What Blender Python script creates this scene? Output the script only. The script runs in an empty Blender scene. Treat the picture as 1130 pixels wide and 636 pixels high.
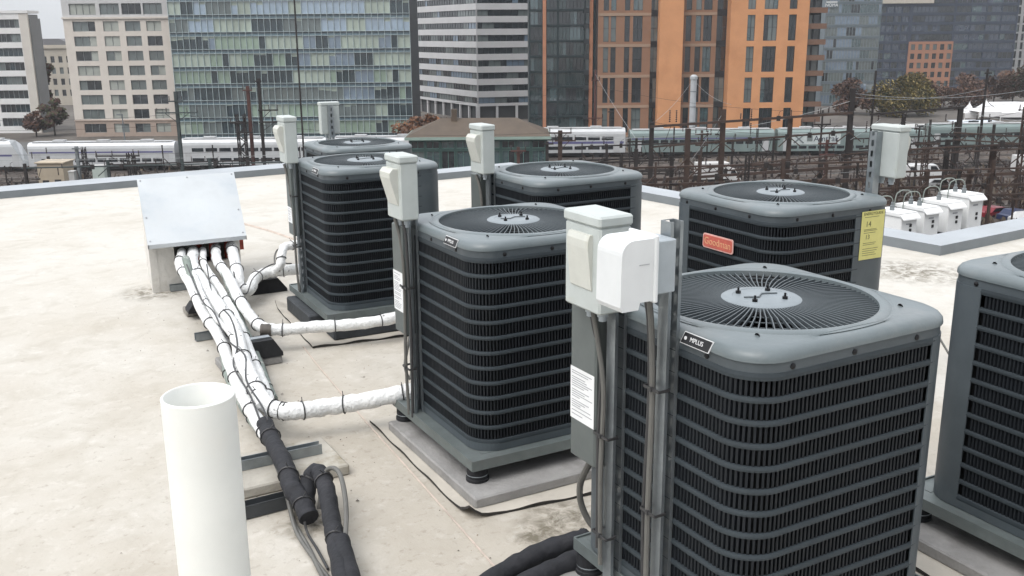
import bpy, math, random
from mathutils import Vector, Matrix
R = random.Random(7)
PI = math.pi
S = bpy.context.scene
C = S.collection
YAW = math.radians(32.97)
CY, SY = math.cos(YAW), math.sin(YAW)
GZ = -20.74                      # rail yard level (the roof is z = 0)

# ------------------------------------------------------------------ camera
cam = bpy.data.cameras.new('camera'); cam.sensor_width = 36; cam.lens = 1073.8/1130*36
cam.clip_start = .05; cam.clip_end = 6000
co = bpy.data.objects.new('camera', cam); C.objects.link(co)
p_, r_ = math.radians(14.75), math.radians(-.47)
fw = Vector((SY*math.cos(p_), CY*math.cos(p_), -math.sin(p_)))
rt = Vector((CY, -SY, 0)); up = rt.cross(fw)
rt2 = rt*math.cos(r_)+up*math.sin(r_); up2 = -rt*math.sin(r_)+up*math.cos(r_)
M3 = Matrix((rt2, up2, -fw)).transposed()
co.matrix_world = Matrix.Translation((0, 0, 1.76)) @ M3.to_4x4()
S.camera = co

# ------------------------------------------------------------------ light
SUN_EL, SUN_AZ = math.radians(56), math.radians(-105)      # azimuth of the light, from +y towards +x
w = bpy.data.worlds.new('World'); S.world = w; w.use_nodes = True
nt = w.node_tree; nt.nodes.clear()
sky = nt.nodes.new('ShaderNodeTexSky'); sky.sky_type = 'NISHITA'; sky.sun_disc = False
sky.sun_elevation = SUN_EL; sky.sun_rotation = SUN_AZ; sky.air_density = 1.0; sky.dust_density = 6.0; sky.ozone_density = 1.0
hs = nt.nodes.new('ShaderNodeHueSaturation'); hs.inputs['Saturation'].default_value = .22
# soft, broken cloud cover: brightness varies over the dome
tc = nt.nodes.new('ShaderNodeTexCoord'); nz = nt.nodes.new('ShaderNodeTexNoise')
nz.inputs['Scale'].default_value = 2.2; nz.inputs['Detail'].default_value = 6; nz.inputs['Roughness'].default_value = .55
mr = nt.nodes.new('ShaderNodeMapRange'); mr.inputs[1].default_value = .3; mr.inputs[2].default_value = .7
mr.inputs[3].default_value = .85; mr.inputs[4].default_value = 1.15
mx = nt.nodes.new('ShaderNodeMix'); mx.data_type = 'RGBA'; mx.blend_type = 'MULTIPLY'; mx.inputs[0].default_value = 1
bg = nt.nodes.new('ShaderNodeBackground'); bg.inputs['Strength'].default_value = .15
ow = nt.nodes.new('ShaderNodeOutputWorld')
lk = nt.links.new
lk(sky.outputs[0], hs.inputs['Color']); lk(tc.outputs['Generated'], nz.inputs['Vector'])
lk(nz.outputs[0], mr.inputs[0]); lk(mr.outputs[0], mx.inputs[7])
veil = nt.nodes.new('ShaderNodeMix'); veil.data_type = 'RGBA'; veil.inputs[0].default_value = .6      # bright even cloud deck over the clear-sky model
veil.inputs[7].default_value = (4.3, 4.45, 4.65, 1)
lk(hs.outputs[0], veil.inputs[6]); lk(veil.outputs[2], mx.inputs[6]); sx = nt.nodes.new('ShaderNodeSeparateXYZ'); lk(tc.outputs['Generated'], sx.inputs[0])
zr_ = nt.nodes.new('ShaderNodeMapRange'); zr_.inputs[1].default_value = 0; zr_.inputs[2].default_value = .8; zr_.inputs[3].default_value = .72; zr_.inputs[4].default_value = 1.3; lk(sx.outputs[2], zr_.inputs[0])
dt = nt.nodes.new('ShaderNodeVectorMath'); dt.operation = 'DOT_PRODUCT'; dt.inputs[1].default_value = (SY, CY, 0); lk(tc.outputs['Generated'], dt.inputs[0])
dr = nt.nodes.new('ShaderNodeMapRange'); dr.inputs[1].default_value = -.8; dr.inputs[2].default_value = .8; dr.inputs[3].default_value = .85; dr.inputs[4].default_value = 1.75; lk(dt.outputs['Value'], dr.inputs[0])
mm = nt.nodes.new('ShaderNodeMath'); mm.operation = 'MULTIPLY'; lk(zr_.outputs[0], mm.inputs[0]); lk(dr.outputs[0], mm.inputs[1])
m3 = nt.nodes.new('ShaderNodeMix'); m3.data_type = 'RGBA'; m3.blend_type = 'MULTIPLY'; m3.inputs[0].default_value = 1; lk(mx.outputs[2], m3.inputs[6]); lk(mm.outputs[0], m3.inputs[7])
lk(m3.outputs[2], bg.inputs[0]); lk(bg.outputs[0], ow.inputs[0])
sl = bpy.data.lights.new('sun', 'SUN'); sl.energy = .7; sl.angle = math.radians(40); sl.color = (1, .96, .9)
so = bpy.data.objects.new('sun', sl); C.objects.link(so)
sd = Vector((math.sin(SUN_AZ)*math.cos(SUN_EL), math.cos(SUN_AZ)*math.cos(SUN_EL), math.sin(SUN_EL)))
so.rotation_euler = (-sd).to_track_quat('-Z', 'Y').to_euler(); so.location = (0, 0, 60)
S.view_settings.view_transform = 'Standard'; S.view_settings.look = 'None'
S.view_settings.exposure = 0.58; S.view_settings.gamma = 1
S.render.engine = 'CYCLES'
S.cycles.max_bounces = 6; S.cycles.diffuse_bounces = 3; S.cycles.glossy_bounces = 3

# ------------------------------------------------------------------ materials
MATS = {}
def mat(name, col, rough=.6, metal=0., var=.12, vscale=3., bump=0., bscale=40., col2=None, lo=.45, hi=.62, cscale=2., spec=.5, detail=5):
    """principled surface with two octaves of tone variation and an optional second colour in patches"""
    if name in MATS: return MATS[name]
    m = bpy.data.materials.new(name); m.use_nodes = True; t = m.node_tree; N = t.nodes; l = t.links.new
    b = N['Principled BSDF']; b.inputs['Roughness'].default_value = rough; b.inputs['Metallic'].default_value = metal
    b.inputs['Specular IOR Level'].default_value = spec
    c = N.new('ShaderNodeTexCoord'); n = N.new('ShaderNodeTexNoise'); n.inputs['Scale'].default_value = vscale
    n.inputs['Detail'].default_value = detail; n.inputs['Roughness'].default_value = .6
    l(c.outputs['Object'], n.inputs['Vector'])
    rp = N.new('ShaderNodeMapRange'); rp.inputs[1].default_value = .3; rp.inputs[2].default_value = .7
    rp.inputs[3].default_value = 1-var; rp.inputs[4].default_value = 1+var
    l(n.outputs[0], rp.inputs[0])
    mu = N.new('ShaderNodeMix'); mu.data_type = 'RGBA'; mu.blend_type = 'MULTIPLY'; mu.inputs[0].default_value = 1
    mu.inputs[6].default_value = (*col, 1); l(rp.outputs[0], mu.inputs[7])
    out = mu.outputs[2]
    if col2:
        n2 = N.new('ShaderNodeTexNoise'); n2.inputs['Scale'].default_value = cscale; n2.inputs['Detail'].default_value = 8
        n2.inputs['Roughness'].default_value = .62; l(c.outputs['Object'], n2.inputs['Vector'])
        r2 = N.new('ShaderNodeMapRange'); r2.inputs[1].default_value = lo; r2.inputs[2].default_value = hi
        l(n2.outputs[0], r2.inputs[0])
        m2 = N.new('ShaderNodeMix'); m2.data_type = 'RGBA'; l(r2.outputs[0], m2.inputs[0]); l(out, m2.inputs[6])
        m2.inputs[7].default_value = (*col2, 1); out = m2.outputs[2]
    l(out, b.inputs['Base Color'])
    if bump:
        n3 = N.new('ShaderNodeTexNoise'); n3.inputs['Scale'].default_value = bscale; n3.inputs['Detail'].default_value = 4
        l(c.outputs['Object'], n3.inputs['Vector'])
        bp = N.new('ShaderNodeBump'); bp.inputs['Strength'].default_value = bump; bp.inputs['Distance'].default_value = .02
        l(n3.outputs[0], bp.inputs['Height']); l(bp.outputs[0], b.inputs['Normal'])
    MATS[name] = m; return m

def glass(name, col, rough=.08, ior=2.1, var=.25, vscale=.12):
    m = mat(name, col, rough, 0, var, vscale); m.node_tree.nodes['Principled BSDF'].inputs['IOR'].default_value = ior
    return m

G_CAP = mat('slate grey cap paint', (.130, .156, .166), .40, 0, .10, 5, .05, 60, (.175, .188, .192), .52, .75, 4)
G_BODY = mat('shade darkened body paint', (.062, .076, .086), .5, 0, .14, 6, .03, 60, (.09, .10, .105), .56, .75, 3)  # darkened so the colour holds the shade on the units' sides
G_SLAT = mat('shade darkened louver paint', (.0085, .011, .0145), .6, 0, .15, 8, spec=.3)  # near-black: shade between the bands is put into the colour
G_BAND = mat('shade darkened band paint', (.030, .039, .046), .62, 0, .16, 5, spec=.35)  # darkened like the slats, side shade is in the colour
G_COIL = mat('black condenser coil', (.004, .005, .0065), .7, 0, .3, 40)
G_GRILLE = mat('grey fan wire paint', (.075, .09, .10), .45, 0, .08, 20)
G_HUB = mat('light grey hub plate', (.20, .23, .25), .45, 0, .08, 20)
G_DARK = mat('black rubber', (.012, .013, .016), .75, 0, .25, 20, .2, 60)
G_SCREW = mat('dark screw head', (.02, .02, .022), .4, .6, .1, 20)
GALV = mat('galvanised steel', (.30, .33, .35), .38, .75, .15, 14, .04, 50, (.20, .22, .23), .5, .75, 5)
GALV_D = mat('weathered galvanised tray', (.15, .175, .175), .5, .35, .18, 9, .05, 50, (.13, .14, .14), .5, .72, 4)
LID = mat('aluminium sheet', (.50, .525, .54), .42, .25, .07, 5, .03, 12, (.40, .435, .465), .5, .7, 2.5)
CONC = mat('cast concrete', (.26, .255, .25), .85, 0, .16, 7, .25, 60, (.17, .165, .16), .52, .72, 4)
CONC_L = mat('pale paver concrete', (.36, .34, .30), .85, 0, .16, 7, .25, 60, (.22, .19, .13), .55, .72, 5)
SHEET = mat('tan membrane walkway sheet', (.44, .41, .36), .8, 0, .10, 4, .1, 60, (.27, .25, .22), .55, .78, 5)
SHEET_D = mat('dark underside of membrane', (.03, .028, .026), .8)
PLASTIC = mat('aged white enclosure plastic', (.43, .465, .455), .5, 0, .06, 12, .02, 60, (.38, .40, .36), .55, .8, 9)
PLASTIC_W = mat('new white cover plastic', (.62, .64, .65), .42, 0, .04, 12)
PLASTIC_G = mat('grey metal outlet box', (.36, .40, .43), .45, .2, .08, 14)
PVC = mat('white pvc', (.74, .75, .72), .45, 0, .05, 4, 0, 40, (.74, .73, .69), .56, .8, 3)
WRAP = mat('white pipe wrap', (.74, .75, .75), .6, 0, .10, 16, .5, 70, (.16, .16, .15), .635, .68, 20)
WRAPG = mat('grey green duct tape', (.20, .235, .215), .6, 0, .2, 14, .3, 60, (.5, .5, .48), .55, .65, 12)
FOAM = mat('black foam insulation', (.012, .013, .017), .8, 0, .3, 14, .25, 50, (.025, .025, .03), .5, .7, 10)
CABLE = mat('grey cable sheath', (.115, .113, .105), .55, 0, .15, 12)
CABLE_D = mat('dark cable sheath', (.04, .04, .042), .5, 0, .15, 12)
LABEL = mat('white sticker', (.72, .73, .74), .5, 0, .04, 20)
PRINT = mat('grey sticker print', (.30, .31, .33), .6)
COPING = mat('grey coated parapet coping', (.33, .355, .38), .55, 0, .07, 3, .05, 30, (.28, .30, .315), .5, .75, 1.3)
COPING_D = mat('darker grey parapet inner face', (.17, .19, .205), .55, 0, .08, 3)  # inner face, darker than the coping on top
WHITE = mat('white paint', (.74, .75, .75), .5, 0, .05, 4)
RED = mat('faded red plate', (.50, .115, .085), .45, 0, .15, 60)
PINK = mat('pale pink plate edge', (.68, .42, .38), .5)
PEACH = mat('pale orange lettering', (.66, .36, .20), .5)
YEL = mat('yellow energy label', (.60, .56, .20), .55, 0, .05, 30)
OLIVE = mat('dark olive label print', (.13, .13, .05), .6)
BLACKP = mat('black nameplate', (.012, .012, .014), .35)
BRICKRED = mat('red brick lining', (.30, .055, .035), .8, 0, .3, 20)
STAINED = mat('white stucco curb', (.60, .585, .55), .8, 0, .12, 4, .3, 30, (.40, .37, .32), .56, .76, 4)
WOOD = mat('grey wooden block', (.26, .245, .22), .85, 0, .2, 12, .3, 50)

# ------------------------------------------------------------------ mesh helpers
class MB:
    def __init__(s): s.v = []; s.f = []; s.m = []; s.sm = []
    def add(s, vs, fs, mi=0, smooth=False):
        o = len(s.v); s.v += [tuple(v) for v in vs]
        for f in fs: s.f.append([o+i for i in f]); s.m.append(mi); s.sm.append(smooth)
    def box(s, x0, x1, y0, y1, z0, z1, mi=0, T=None):
        vs = [(x, y, z) for z in (z0, z1) for y in (y0, y1) for x in (x0, x1)]
        if T: vs = [T @ Vector(v) for v in vs]
        s.add(vs, [(0, 2, 3, 1), (4, 5, 7, 6), (0, 1, 5, 4), (2, 6, 7, 3), (0, 4, 6, 2), (1, 3, 7, 5)], mi)
    def bevbox(s, x0, x1, y0, y1, z0, z1, b=.004, mi=0, T=None):
        """box with chamfered edges"""
        vs = []; idx = {}
        for k, z in enumerate((z0, z1)):
            for j, y in enumerate((y0, y1)):
                for i, x in enumerate((x0, x1)):
                    sx, sy, sz = (1, -1)[i], (1, -1)[j], (1, -1)[k]
                    for a in range(3):
                        idx[i, j, k, a] = len(vs)
                        vs.append((x+sx*b*(a != 0), y+sy*b*(a != 1), z+sz*b*(a != 2)))
        fs = []
        for a in range(3):
            for e in (0, 1):
                c = []
                for q in ((0, 0), (1, 0), (1, 1), (0, 1)):
                    ijk = list(q); ijk.insert(a, e); c.append(idx[ijk[0], ijk[1], ijk[2], a])
                fs.append(c if (e == 1) != (a == 1) else c[::-1])
        for a in range(3):
            o = [q for q in range(3) if q != a]
            for e0 in (0, 1):
                for e1 in (0, 1):
                    def g(t, ax):
                        ijk = [0, 0, 0]; ijk[a] = t; ijk[o[0]] = e0; ijk[o[1]] = e1
                        return idx[ijk[0], ijk[1], ijk[2], ax]
                    fs.append([g(0, o[0]), g(1, o[0]), g(1, o[1]), g(0, o[1])])
        for i in (0, 1):
            for j in (0, 1):
                for k in (0, 1): fs.append([idx[i, j, k, a] for a in range(3)])
        if T: vs = [T @ Vector(v) for v in vs]
        s.add(vs, fs, mi)
    def beam(s, p, q, w, h=None, mi=0, upv=(0, 0, 1)):
        p, q = Vector(p), Vector(q); d = q-p; h = h or w
        if d.length < 1e-6: return
        z = d.normalized(); u = Vector(upv)
        if abs(z.dot(u)) > .98: u = Vector((1, 0, 0))
        x = z.cross(u).normalized(); y = x.cross(z)
        vs = []
        for c in (p, q):
            for a, b in ((-1, -1), (1, -1), (1, 1), (-1, 1)): vs.append(c+x*(a*w/2)+y*(b*h/2))
        s.add(vs, [(0, 1, 2, 3), (7, 6, 5, 4), (0, 4, 5, 1), (1, 5, 6, 2), (2, 6, 7, 3), (3, 7, 4, 0)], mi)
    def tube(s, pts, r, n=10, mi=0, jit=0., cap=True):
        P = [Vector(p) for p in pts]; k = len(P); rs = r if isinstance(r, (list, tuple)) else [r]*k
        ref = Vector((0, 0, 1)); base = len(s.v); vs = []; fs = []
        t0 = (P[1]-P[0]).normalized()
        if abs(t0.z) > .9: ref = Vector((1, 0, 0))
        x = t0.cross(ref).normalized()
        for i in range(k):
            t = (P[min(i+1, k-1)]-P[max(i-1, 0)]).normalized()
            x = (x-t*x.dot(t)).normalized(); y = t.cross(x)
            for j in range(n):
                a = 2*PI*j/n; rr = rs[i]*(1+R.uniform(-jit, jit))
                vs.append(P[i]+x*(rr*math.cos(a))+y*(rr*math.sin(a)))
        for i in range(k-1):
            for j in range(n):
                a, b = i*n+j, i*n+(j+1) % n; fs.append((a, b, b+n, a+n))
        if cap: fs += [tuple(range(n-1, -1, -1)), tuple((k-1)*n+j for j in range(n))]
        s.add(vs, fs, mi, True)
    def lathe(s, prof, c=(0, 0, 0), n=24, mi=0, smooth=True):
        vs = []; fs = []
        for (r, z) in prof:
            for j in range(n):
                a = 2*PI*j/n; vs.append((c[0]+r*math.cos(a), c[1]+r*math.sin(a), c[2]+z))
        for i in range(len(prof)-1):
            for j in range(n):
                a, b = i*n+j, i*n+(j+1) % n; fs.append((a, b, b+n, a+n))
        s.add(vs, fs, mi, smooth)
    def cyl(s, c, r, z0, z1, n=16, mi=0):
        s.lathe([(1e-4, z0), (r, z0), (r, z1), (1e-4, z1)], c, n, mi)
    def prism(s, poly, z0, z1, mi=0, T=None):
        """poly: ccw (x, y) list, extruded along z"""
        k = len(poly); vs = [(x, y, z0) for x, y in poly]+[(x, y, z1) for x, y in poly]
        if T: vs = [T @ Vector(v) for v in vs]
        s.add(vs, [tuple(range(k-1, -1, -1)), tuple(range(k, 2*k))]+[(i, (i+1) % k, (i+1) % k+k, i+k) for i in range(k)], mi)
    def quad(s, a, b, c, d, mi=0): s.add([a, b, c, d], [(0, 1, 2, 3)], mi)
    def build(s, name, mats, parent=None, sharp=35):
        me = bpy.data.meshes.new(name); me.from_pydata(s.v, [], s.f)
        for m in (mats if isinstance(mats, (list, tuple)) else [mats]): me.materials.append(m)
        me.polygons.foreach_set('material_index', s.m)
        me.polygons.foreach_set('use_smooth', s.sm)
        if any(s.sm): me.set_sharp_from_angle(angle=math.radians(sharp))
        me.update()
        o = bpy.data.objects.new(name, me); C.objects.link(o)
        if parent: o.parent = parent
        return o

def tag(o, label=None, cat=None, group=None, kind=None):
    if label: o['label'] = label
    if cat: o['category'] = cat
    if group: o['group'] = group
    if kind: o['kind'] = kind
    return o
def thing(name, label, cat, loc=(0, 0, 0), rz=0., group=None):
    o = bpy.data.objects.new(name, None); C.objects.link(o); o.empty_display_size = .1
    o.location = loc; o.rotation_euler = (0, 0, rz); return tag(o, label, cat, group)
def share(src, parent, loc=None):
    c = src.copy(); C.objects.link(c); c.parent = parent
    if loc is not None: c.location = loc
    return c
def copy_tree(o, parent=None):
    c = o.copy(); C.objects.link(c); c.parent = parent
    for ch in list(o.children): copy_tree(ch, c)
    return c
def smooth_path(pts, k=6):
    P = [Vector(p) for p in pts]; out = []
    for i in range(len(P)-1):
        a, b, c, d = P[max(i-1, 0)], P[i], P[i+1], P[min(i+2, len(P)-1)]
        for j in range(k):
            t = j/k
            out.append(.5*((2*b)+(c-a)*t+(2*a-5*b+4*c-d)*t*t+(3*b-a-3*c+d)*t**3))
    out.append(P[-1]); return out
def text_mesh(name, s, size, m, parent, T, ext=.0006):
    cu = bpy.data.curves.new(name, 'FONT'); cu.body = s; cu.size = size; cu.align_x = 'CENTER'; cu.align_y = 'CENTER'; cu.extrude = ext
    tmp = bpy.data.objects.new(name, cu); C.objects.link(tmp)
    dg = bpy.context.evaluated_depsgraph_get(); dg.update()
    me = bpy.data.meshes.new_from_object(tmp.evaluated_get(dg)); C.objects.unlink(tmp); bpy.data.objects.remove(tmp)
    me.materials.clear(); me.materials.append(m)
    o = bpy.data.objects.new(name, me); C.objects.link(o); o.matrix_local = T; o.parent = parent
    return o
def frame_T(o, x, y):
    """matrix whose local x / y run along the given directions, origin o"""
    x = Vector(x).normalized(); y = Vector(y).normalized(); z = x.cross(y)
    m = Matrix((x, y, z)).transposed().to_4x4(); m.translation = Vector(o); return m
def H(l, d, z=0.): return Vector((l*CY+d*SY, -l*SY+d*CY, z))

exec_parts = []
# ------------------------------------------------------------------ roof
STAINS = [(*(1.956,2.655,0)[:2], .22), (*(1.156,3.176,0)[:2], .17), (*(1.792,2.626,0)[:2], .12), (*(1.51,6.965,0)[:2], .30), (*(1.759,6.335,0)[:2], .25), (*(6.379,4.286,0)[:2], .5)]
def roof_material():
    m = bpy.data.materials.new('weathered white roof coating'); m.use_nodes = True; t = m.node_tree; N = t.nodes; l = t.links.new
    b = N['Principled BSDF']; b.inputs['Roughness'].default_value = .85; b.inputs['Specular IOR Level'].default_value = .12
    c = N.new('ShaderNodeTexCoord')
    def noise(sc, det=6, ro=.6, dist=0.):
        n = N.new('ShaderNodeTexNoise'); n.inputs['Scale'].default_value = sc; n.inputs['Detail'].default_value = det
        n.inputs['Roughness'].default_value = ro; n.inputs['Distortion'].default_value = dist; l(c.outputs['Object'], n.inputs['Vector']); return n.outputs[0]
    def ramp(v, a, b_, c_=0., d=1.):
        r = N.new('ShaderNodeMapRange'); r.inputs[1].default_value = a; r.inputs[2].default_value = b_; r.inputs[3].default_value = c_; r.inputs[4].default_value = d
        l(v, r.inputs[0]); return r.outputs[0]
    def math_(op, a, b_):
        n = N.new('ShaderNodeMath'); n.operation = op
        for i, q in enumerate((a, b_)):
            if isinstance(q, (int, float)): n.inputs[i].default_value = q
            else: l(q, n.inputs[i])
        return n.outputs[0]
    def mixc(f, a, b_, blend='MIX'):
        n = N.new('ShaderNodeMix'); n.data_type = 'RGBA'; n.blend_type = blend
        if isinstance(f, (int, float)): n.inputs[0].default_value = f
        else: l(f, n.inputs[0])
        for i, q in ((6, a), (7, b_)):
            if isinstance(q, tuple): n.inputs[i].default_value = (*q, 1)
            else: l(q, n.inputs[i])
        return n.outputs[2]
    # foot-worn, dirtier zone round the pipe run and the condensers
    vd = N.new('ShaderNodeVectorMath'); vd.operation = 'DISTANCE'; l(c.outputs['Object'], vd.inputs[0]); vd.inputs[1].default_value = (1.9, 3.2, 0)
    wear = ramp(vd.outputs['Value'], .3, 4.2, .24, 0.)
    big = math_('ADD', noise(.9, 7, .6, .4), wear)
    col = mixc(ramp(big, .44, .78), (.51, .492, .455), (.425, .392, .34))
    mid = math_('ADD', noise(4.5, 8, .65, .6), math_('MULTIPLY', wear, .35))
    col = mixc(math_('MULTIPLY', ramp(mid, .50, .78), .65), col, (.36, .33, .28))
    sp = noise(26, 5, .7)
    col = mixc(math_('MULTIPLY', ramp(math_('ADD', sp, math_('MULTIPLY', wear, .3)), .62, .74), .55), col, (.27, .24, .20))
    pale = noise(11, 6, .7, .3)
    col = mixc(math_('MULTIPLY', ramp(pale, .54, .70), .18), col, (.76, .745, .72))
    # a few dark grime patches left where water stood
    for (px, py, rad) in (STAINS):
        v2 = N.new('ShaderNodeVectorMath'); v2.operation = 'DISTANCE'; l(c.outputs['Object'], v2.inputs[0]); v2.inputs[1].default_value = (px, py, 0)
        f = math_('MULTIPLY', ramp(v2.outputs['Value'], 0, rad, 1, 0), ramp(noise(14, 6, .7, .5), .40, .62))
        col = mixc(math_('MINIMUM', math_('MULTIPLY', f, 1.3), .85), col, (.13, .115, .085))
    l(col, b.inputs['Base Color'])
    bp = N.new('ShaderNodeBump'); bp.inputs['Strength'].default_value = .35; bp.inputs['Distance'].default_value = .01
    l(math_('ADD', noise(30, 6, .7), noise(3, 3)), bp.inputs['Height']); l(bp.outputs[0], b.inputs['Normal'])
    return m
ROOF = roof_material()
INNER = [(-9, 12.15), (5.2, 12.15), (5.2, 10.5), (6.72, 10.5), (7.0, 4.5), (14, 4.5)]
OUTER = [(-9, 12.53), (5.58, 12.53), (5.58, 10.80), (7.00, 10.80), (7.27, 4.78), (14, 4.78)]
b = MB(); b.prism([(14, -5)]+OUTER[::-1]+[(-9, -5)], GZ, 0); tag(b.build('roof', ROOF), kind='structure')
b = MB(); PH = .082
for i in range(5):
    (ax, ay), (bx, by) = INNER[i], INNER[i+1]; (cx, cy), (dx, dy) = OUTER[i], OUTER[i+1]
    b.quad((ax, ay, 0), (bx, by, 0), (bx, by, PH), (ax, ay, PH), 1)
    b.quad((ax, ay, PH), (bx, by, PH), (dx, dy, PH+.008), (cx, cy, PH+.008), 0)
    b.quad((cx, cy, PH+.008), (dx, dy, PH+.008), (dx, dy, -.4), (cx, cy, -.4), 0)
tag(b.build('parapet', [COPING, COPING_D]), 'low grey coated parapet running round the edge of the white roof', 'parapet')
# lap seams of the roof sheet
b = MB(); SEAM = mat('tan lap seam', (.47, .40, .35), .8, 0, .2, 8)
b.tube(smooth_path([(1.908,5.168,0.002),(1.846,4.772,0.002),(1.726,3.88,0.002),(1.651,3.27,0.002),(1.55,2.483,0.002),(1.517,2.224,0.002)], 8), .0045, 6)
b.tube(smooth_path([(2.837,9.105,0.002),(2.929,8.558,0.002),(2.995,7.838,0.002)], 8), .012, 6)
tag(b.build('roof_seam', SEAM), kind='structure')

# ------------------------------------------------------------------ condenser units
A, CR, HB = .3685, .108, .845          # half width, corner radius, body height
def rr_point(a, r, ang):
    """point where a ray at the given angle meets a rounded square"""
    c, s = math.cos(ang), math.sin(ang); k = a-r
    m = max(abs(c), abs(s)); x, y = c*a/m, s*a/m
    if abs(x) > k and abs(y) > k:
        cx, cy = math.copysign(k, c), math.copysign(k, s); bb = c*cx+s*cy; t = bb+math.sqrt(max(bb*bb-(cx*cx+cy*cy-r*r), 0))
        x, y = c*t, s*t
    return x, y
def outline(a, r, n=12, flat=10):
    """closed rounded-square outline as (x, y, nx, ny), ccw from the middle of the +x side"""
    k = a-r; o = []
    for q in range(4):
        A0 = q*PI/2
        def rot(x, y): return (x*math.cos(A0)-y*math.sin(A0), x*math.sin(A0)+y*math.cos(A0))
        for i in range(flat): o.append((*rot(a, -k+2*k*i/flat), *rot(1, 0)))
        for i in range(n):
            t = PI/2*i/n; o.append((*rot(k+r*math.cos(t), k+r*math.sin(t)), *rot(math.cos(t), math.sin(t))))
    return o
def walk(a, r, pitch):
    """points along the outline at even arc spacing"""
    o = outline(a, r, 40, 2); o.append(o[0]); out = []; acc = 0.
    for p, q in zip(o, o[1:]):
        L = math.hypot(q[0]-p[0], q[1]-p[1])
        while acc < L:
            t = acc/L; out.append(tuple(p[i]*(1-t)+q[i]*t for i in range(4))); acc += pitch
        acc -= L
    return out
RF, RHUB = .3155, .111
NR = 12
def cap_mesh():
    b = MB(); n = 128; rings = []
    def ring(f): rings.append([f(2*PI*j/n) for j in range(n)])
    lip = HB-.036
    ring(lambda t: (*rr_point(A-.012, CR, t), lip+.002)); ring(lambda t: (*rr_point(A, CR, t), lip)); ring(lambda t: (*rr_point(A, CR, t), lip+.006))
    ring(lambda t: (*rr_point(A-.001, CR, t), HB-.022)); ring(lambda t: (*rr_point(A-.007, CR, t), HB-.0115)); ring(lambda t: (*rr_point(A-.017, CR, t), HB-.005))
    ring(lambda t: (*rr_point(A-.040, CR*.9, t), HB-.004))
    def mixr(f, rad, z): ring(lambda t: tuple((1-f)*u+f*v for u, v in zip(rr_point(A-.040, CR*.9, t), (rad*math.cos(t), rad*math.sin(t))))+(z,))
    def circ(rad, z): ring(lambda t: (rad*math.cos(t), rad*math.sin(t), z))
    mixr(.5, RF+.034, HB-.002)
    # the ring lip follows the opening but never leaves the cap
    def lim(rad, z): ring(lambda t: (lambda q, k: (q[0]*k, q[1]*k, z))(rr_point(A-.040, CR*.9, t), min(1, rad/math.hypot(*rr_point(A-.040, CR*.9, t))*1.0)))
    lim(RF+.034, HB); lim(RF+.031, HB-.002); lim(RF+.027, HB-.002); lim(RF+.024, HB+.001); lim(RF+.008, HB+.004); circ(RF+.002, HB+.004); circ(RF-.003, HB+.001); circ(RF-.004, HB-.05)
    vs = [p for r in rings for p in r]; fs = []
    for i in range(len(rings)-1):
        for j in range(n):
            q, w2 = i*n+j, i*n+(j+1) % n; fs.append((q, w2, w2+n, q+n))
    b.add(vs, fs, 0, True); return b
def grille_mesh():
    b = MB(); n = 88
    for k in range(n):
        a = 2*PI*k/n; c, s = math.cos(a), math.sin(a)
        def P(r, tw, z): return (r*c-tw*s, r*s+tw*c, z)
        # slightly swept radial blade, standing on edge
        prof = [(RHUB-.012, 0, HB-.0005), (.2, .004, HB-.001), (RF-.003, 0, HB-.006)]
        for (r0, t0, z0), (r1, t1, z1) in zip(prof, prof[1:]):
            h0, h1, w0 = .009, .011, .0015
            vs = [P(r0, t0-w0, z0), P(r0, t0+w0, z0), P(r0, t0+w0, z0-h0), P(r0, t0-w0, z0-h0), P(r1, t1-w0, z1), P(r1, t1+w0, z1), P(r1, t1+w0, z1-h1), P(r1, t1-w0, z1-h1)]
            b.add(vs, [(0, 1, 5, 4), (1, 2, 6, 5), (2, 3, 7, 6), (3, 0, 4, 7)])
    for rad in (.165, .215, .265):
        b.lathe([(rad-.0015, -.009), (rad+.0015, -.009), (rad+.0015, -.012), (rad-.0015, -.012), (rad-.0015, -.009)], (0, 0, HB-.001), 64, 0, False)
    return b
def panel_strip(b, a, r, s0, s1, z0, z1, th, mi=0, n=200):
    """sheet following the outline between two outline fractions (0 = middle of +x side, ccw)"""
    off = (a-r)/(8*(a-r)+2*PI*r); pts = walk(a, r, (8*(a-r)+2*PI*r)/n)[:n]; i0, i1 = int(round((s0+off)*n)), int(round((s1+off)*n))
    seq = [pts[i % n] for i in range(i0, i1+1)]; k = len(seq)
    vs = [(x, y, z0) for x, y, _, _ in seq]+[(x, y, z1) for x, y, _, _ in seq]
    inn = [(x-nx*th, y-ny*th, z) for z in (z0, z1) for x, y, nx, ny in seq]
    vs += inn; fs = []
    for i in range(k-1):
        fs += [(i, i+1, k+i+1, k+i), (2*k+i+1, 2*k+i, 3*k+i, 3*k+i+1), (k+i, k+i+1, 3*k+i+1, 3*k+i), (i+1, i, 2*k+i, 2*k+i+1)]
    fs += [(0, k, 3*k, 2*k), (k-1, 3*k-1, 4*k-1, 2*k-1)]
    b.add(vs, fs, mi, True)
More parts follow.
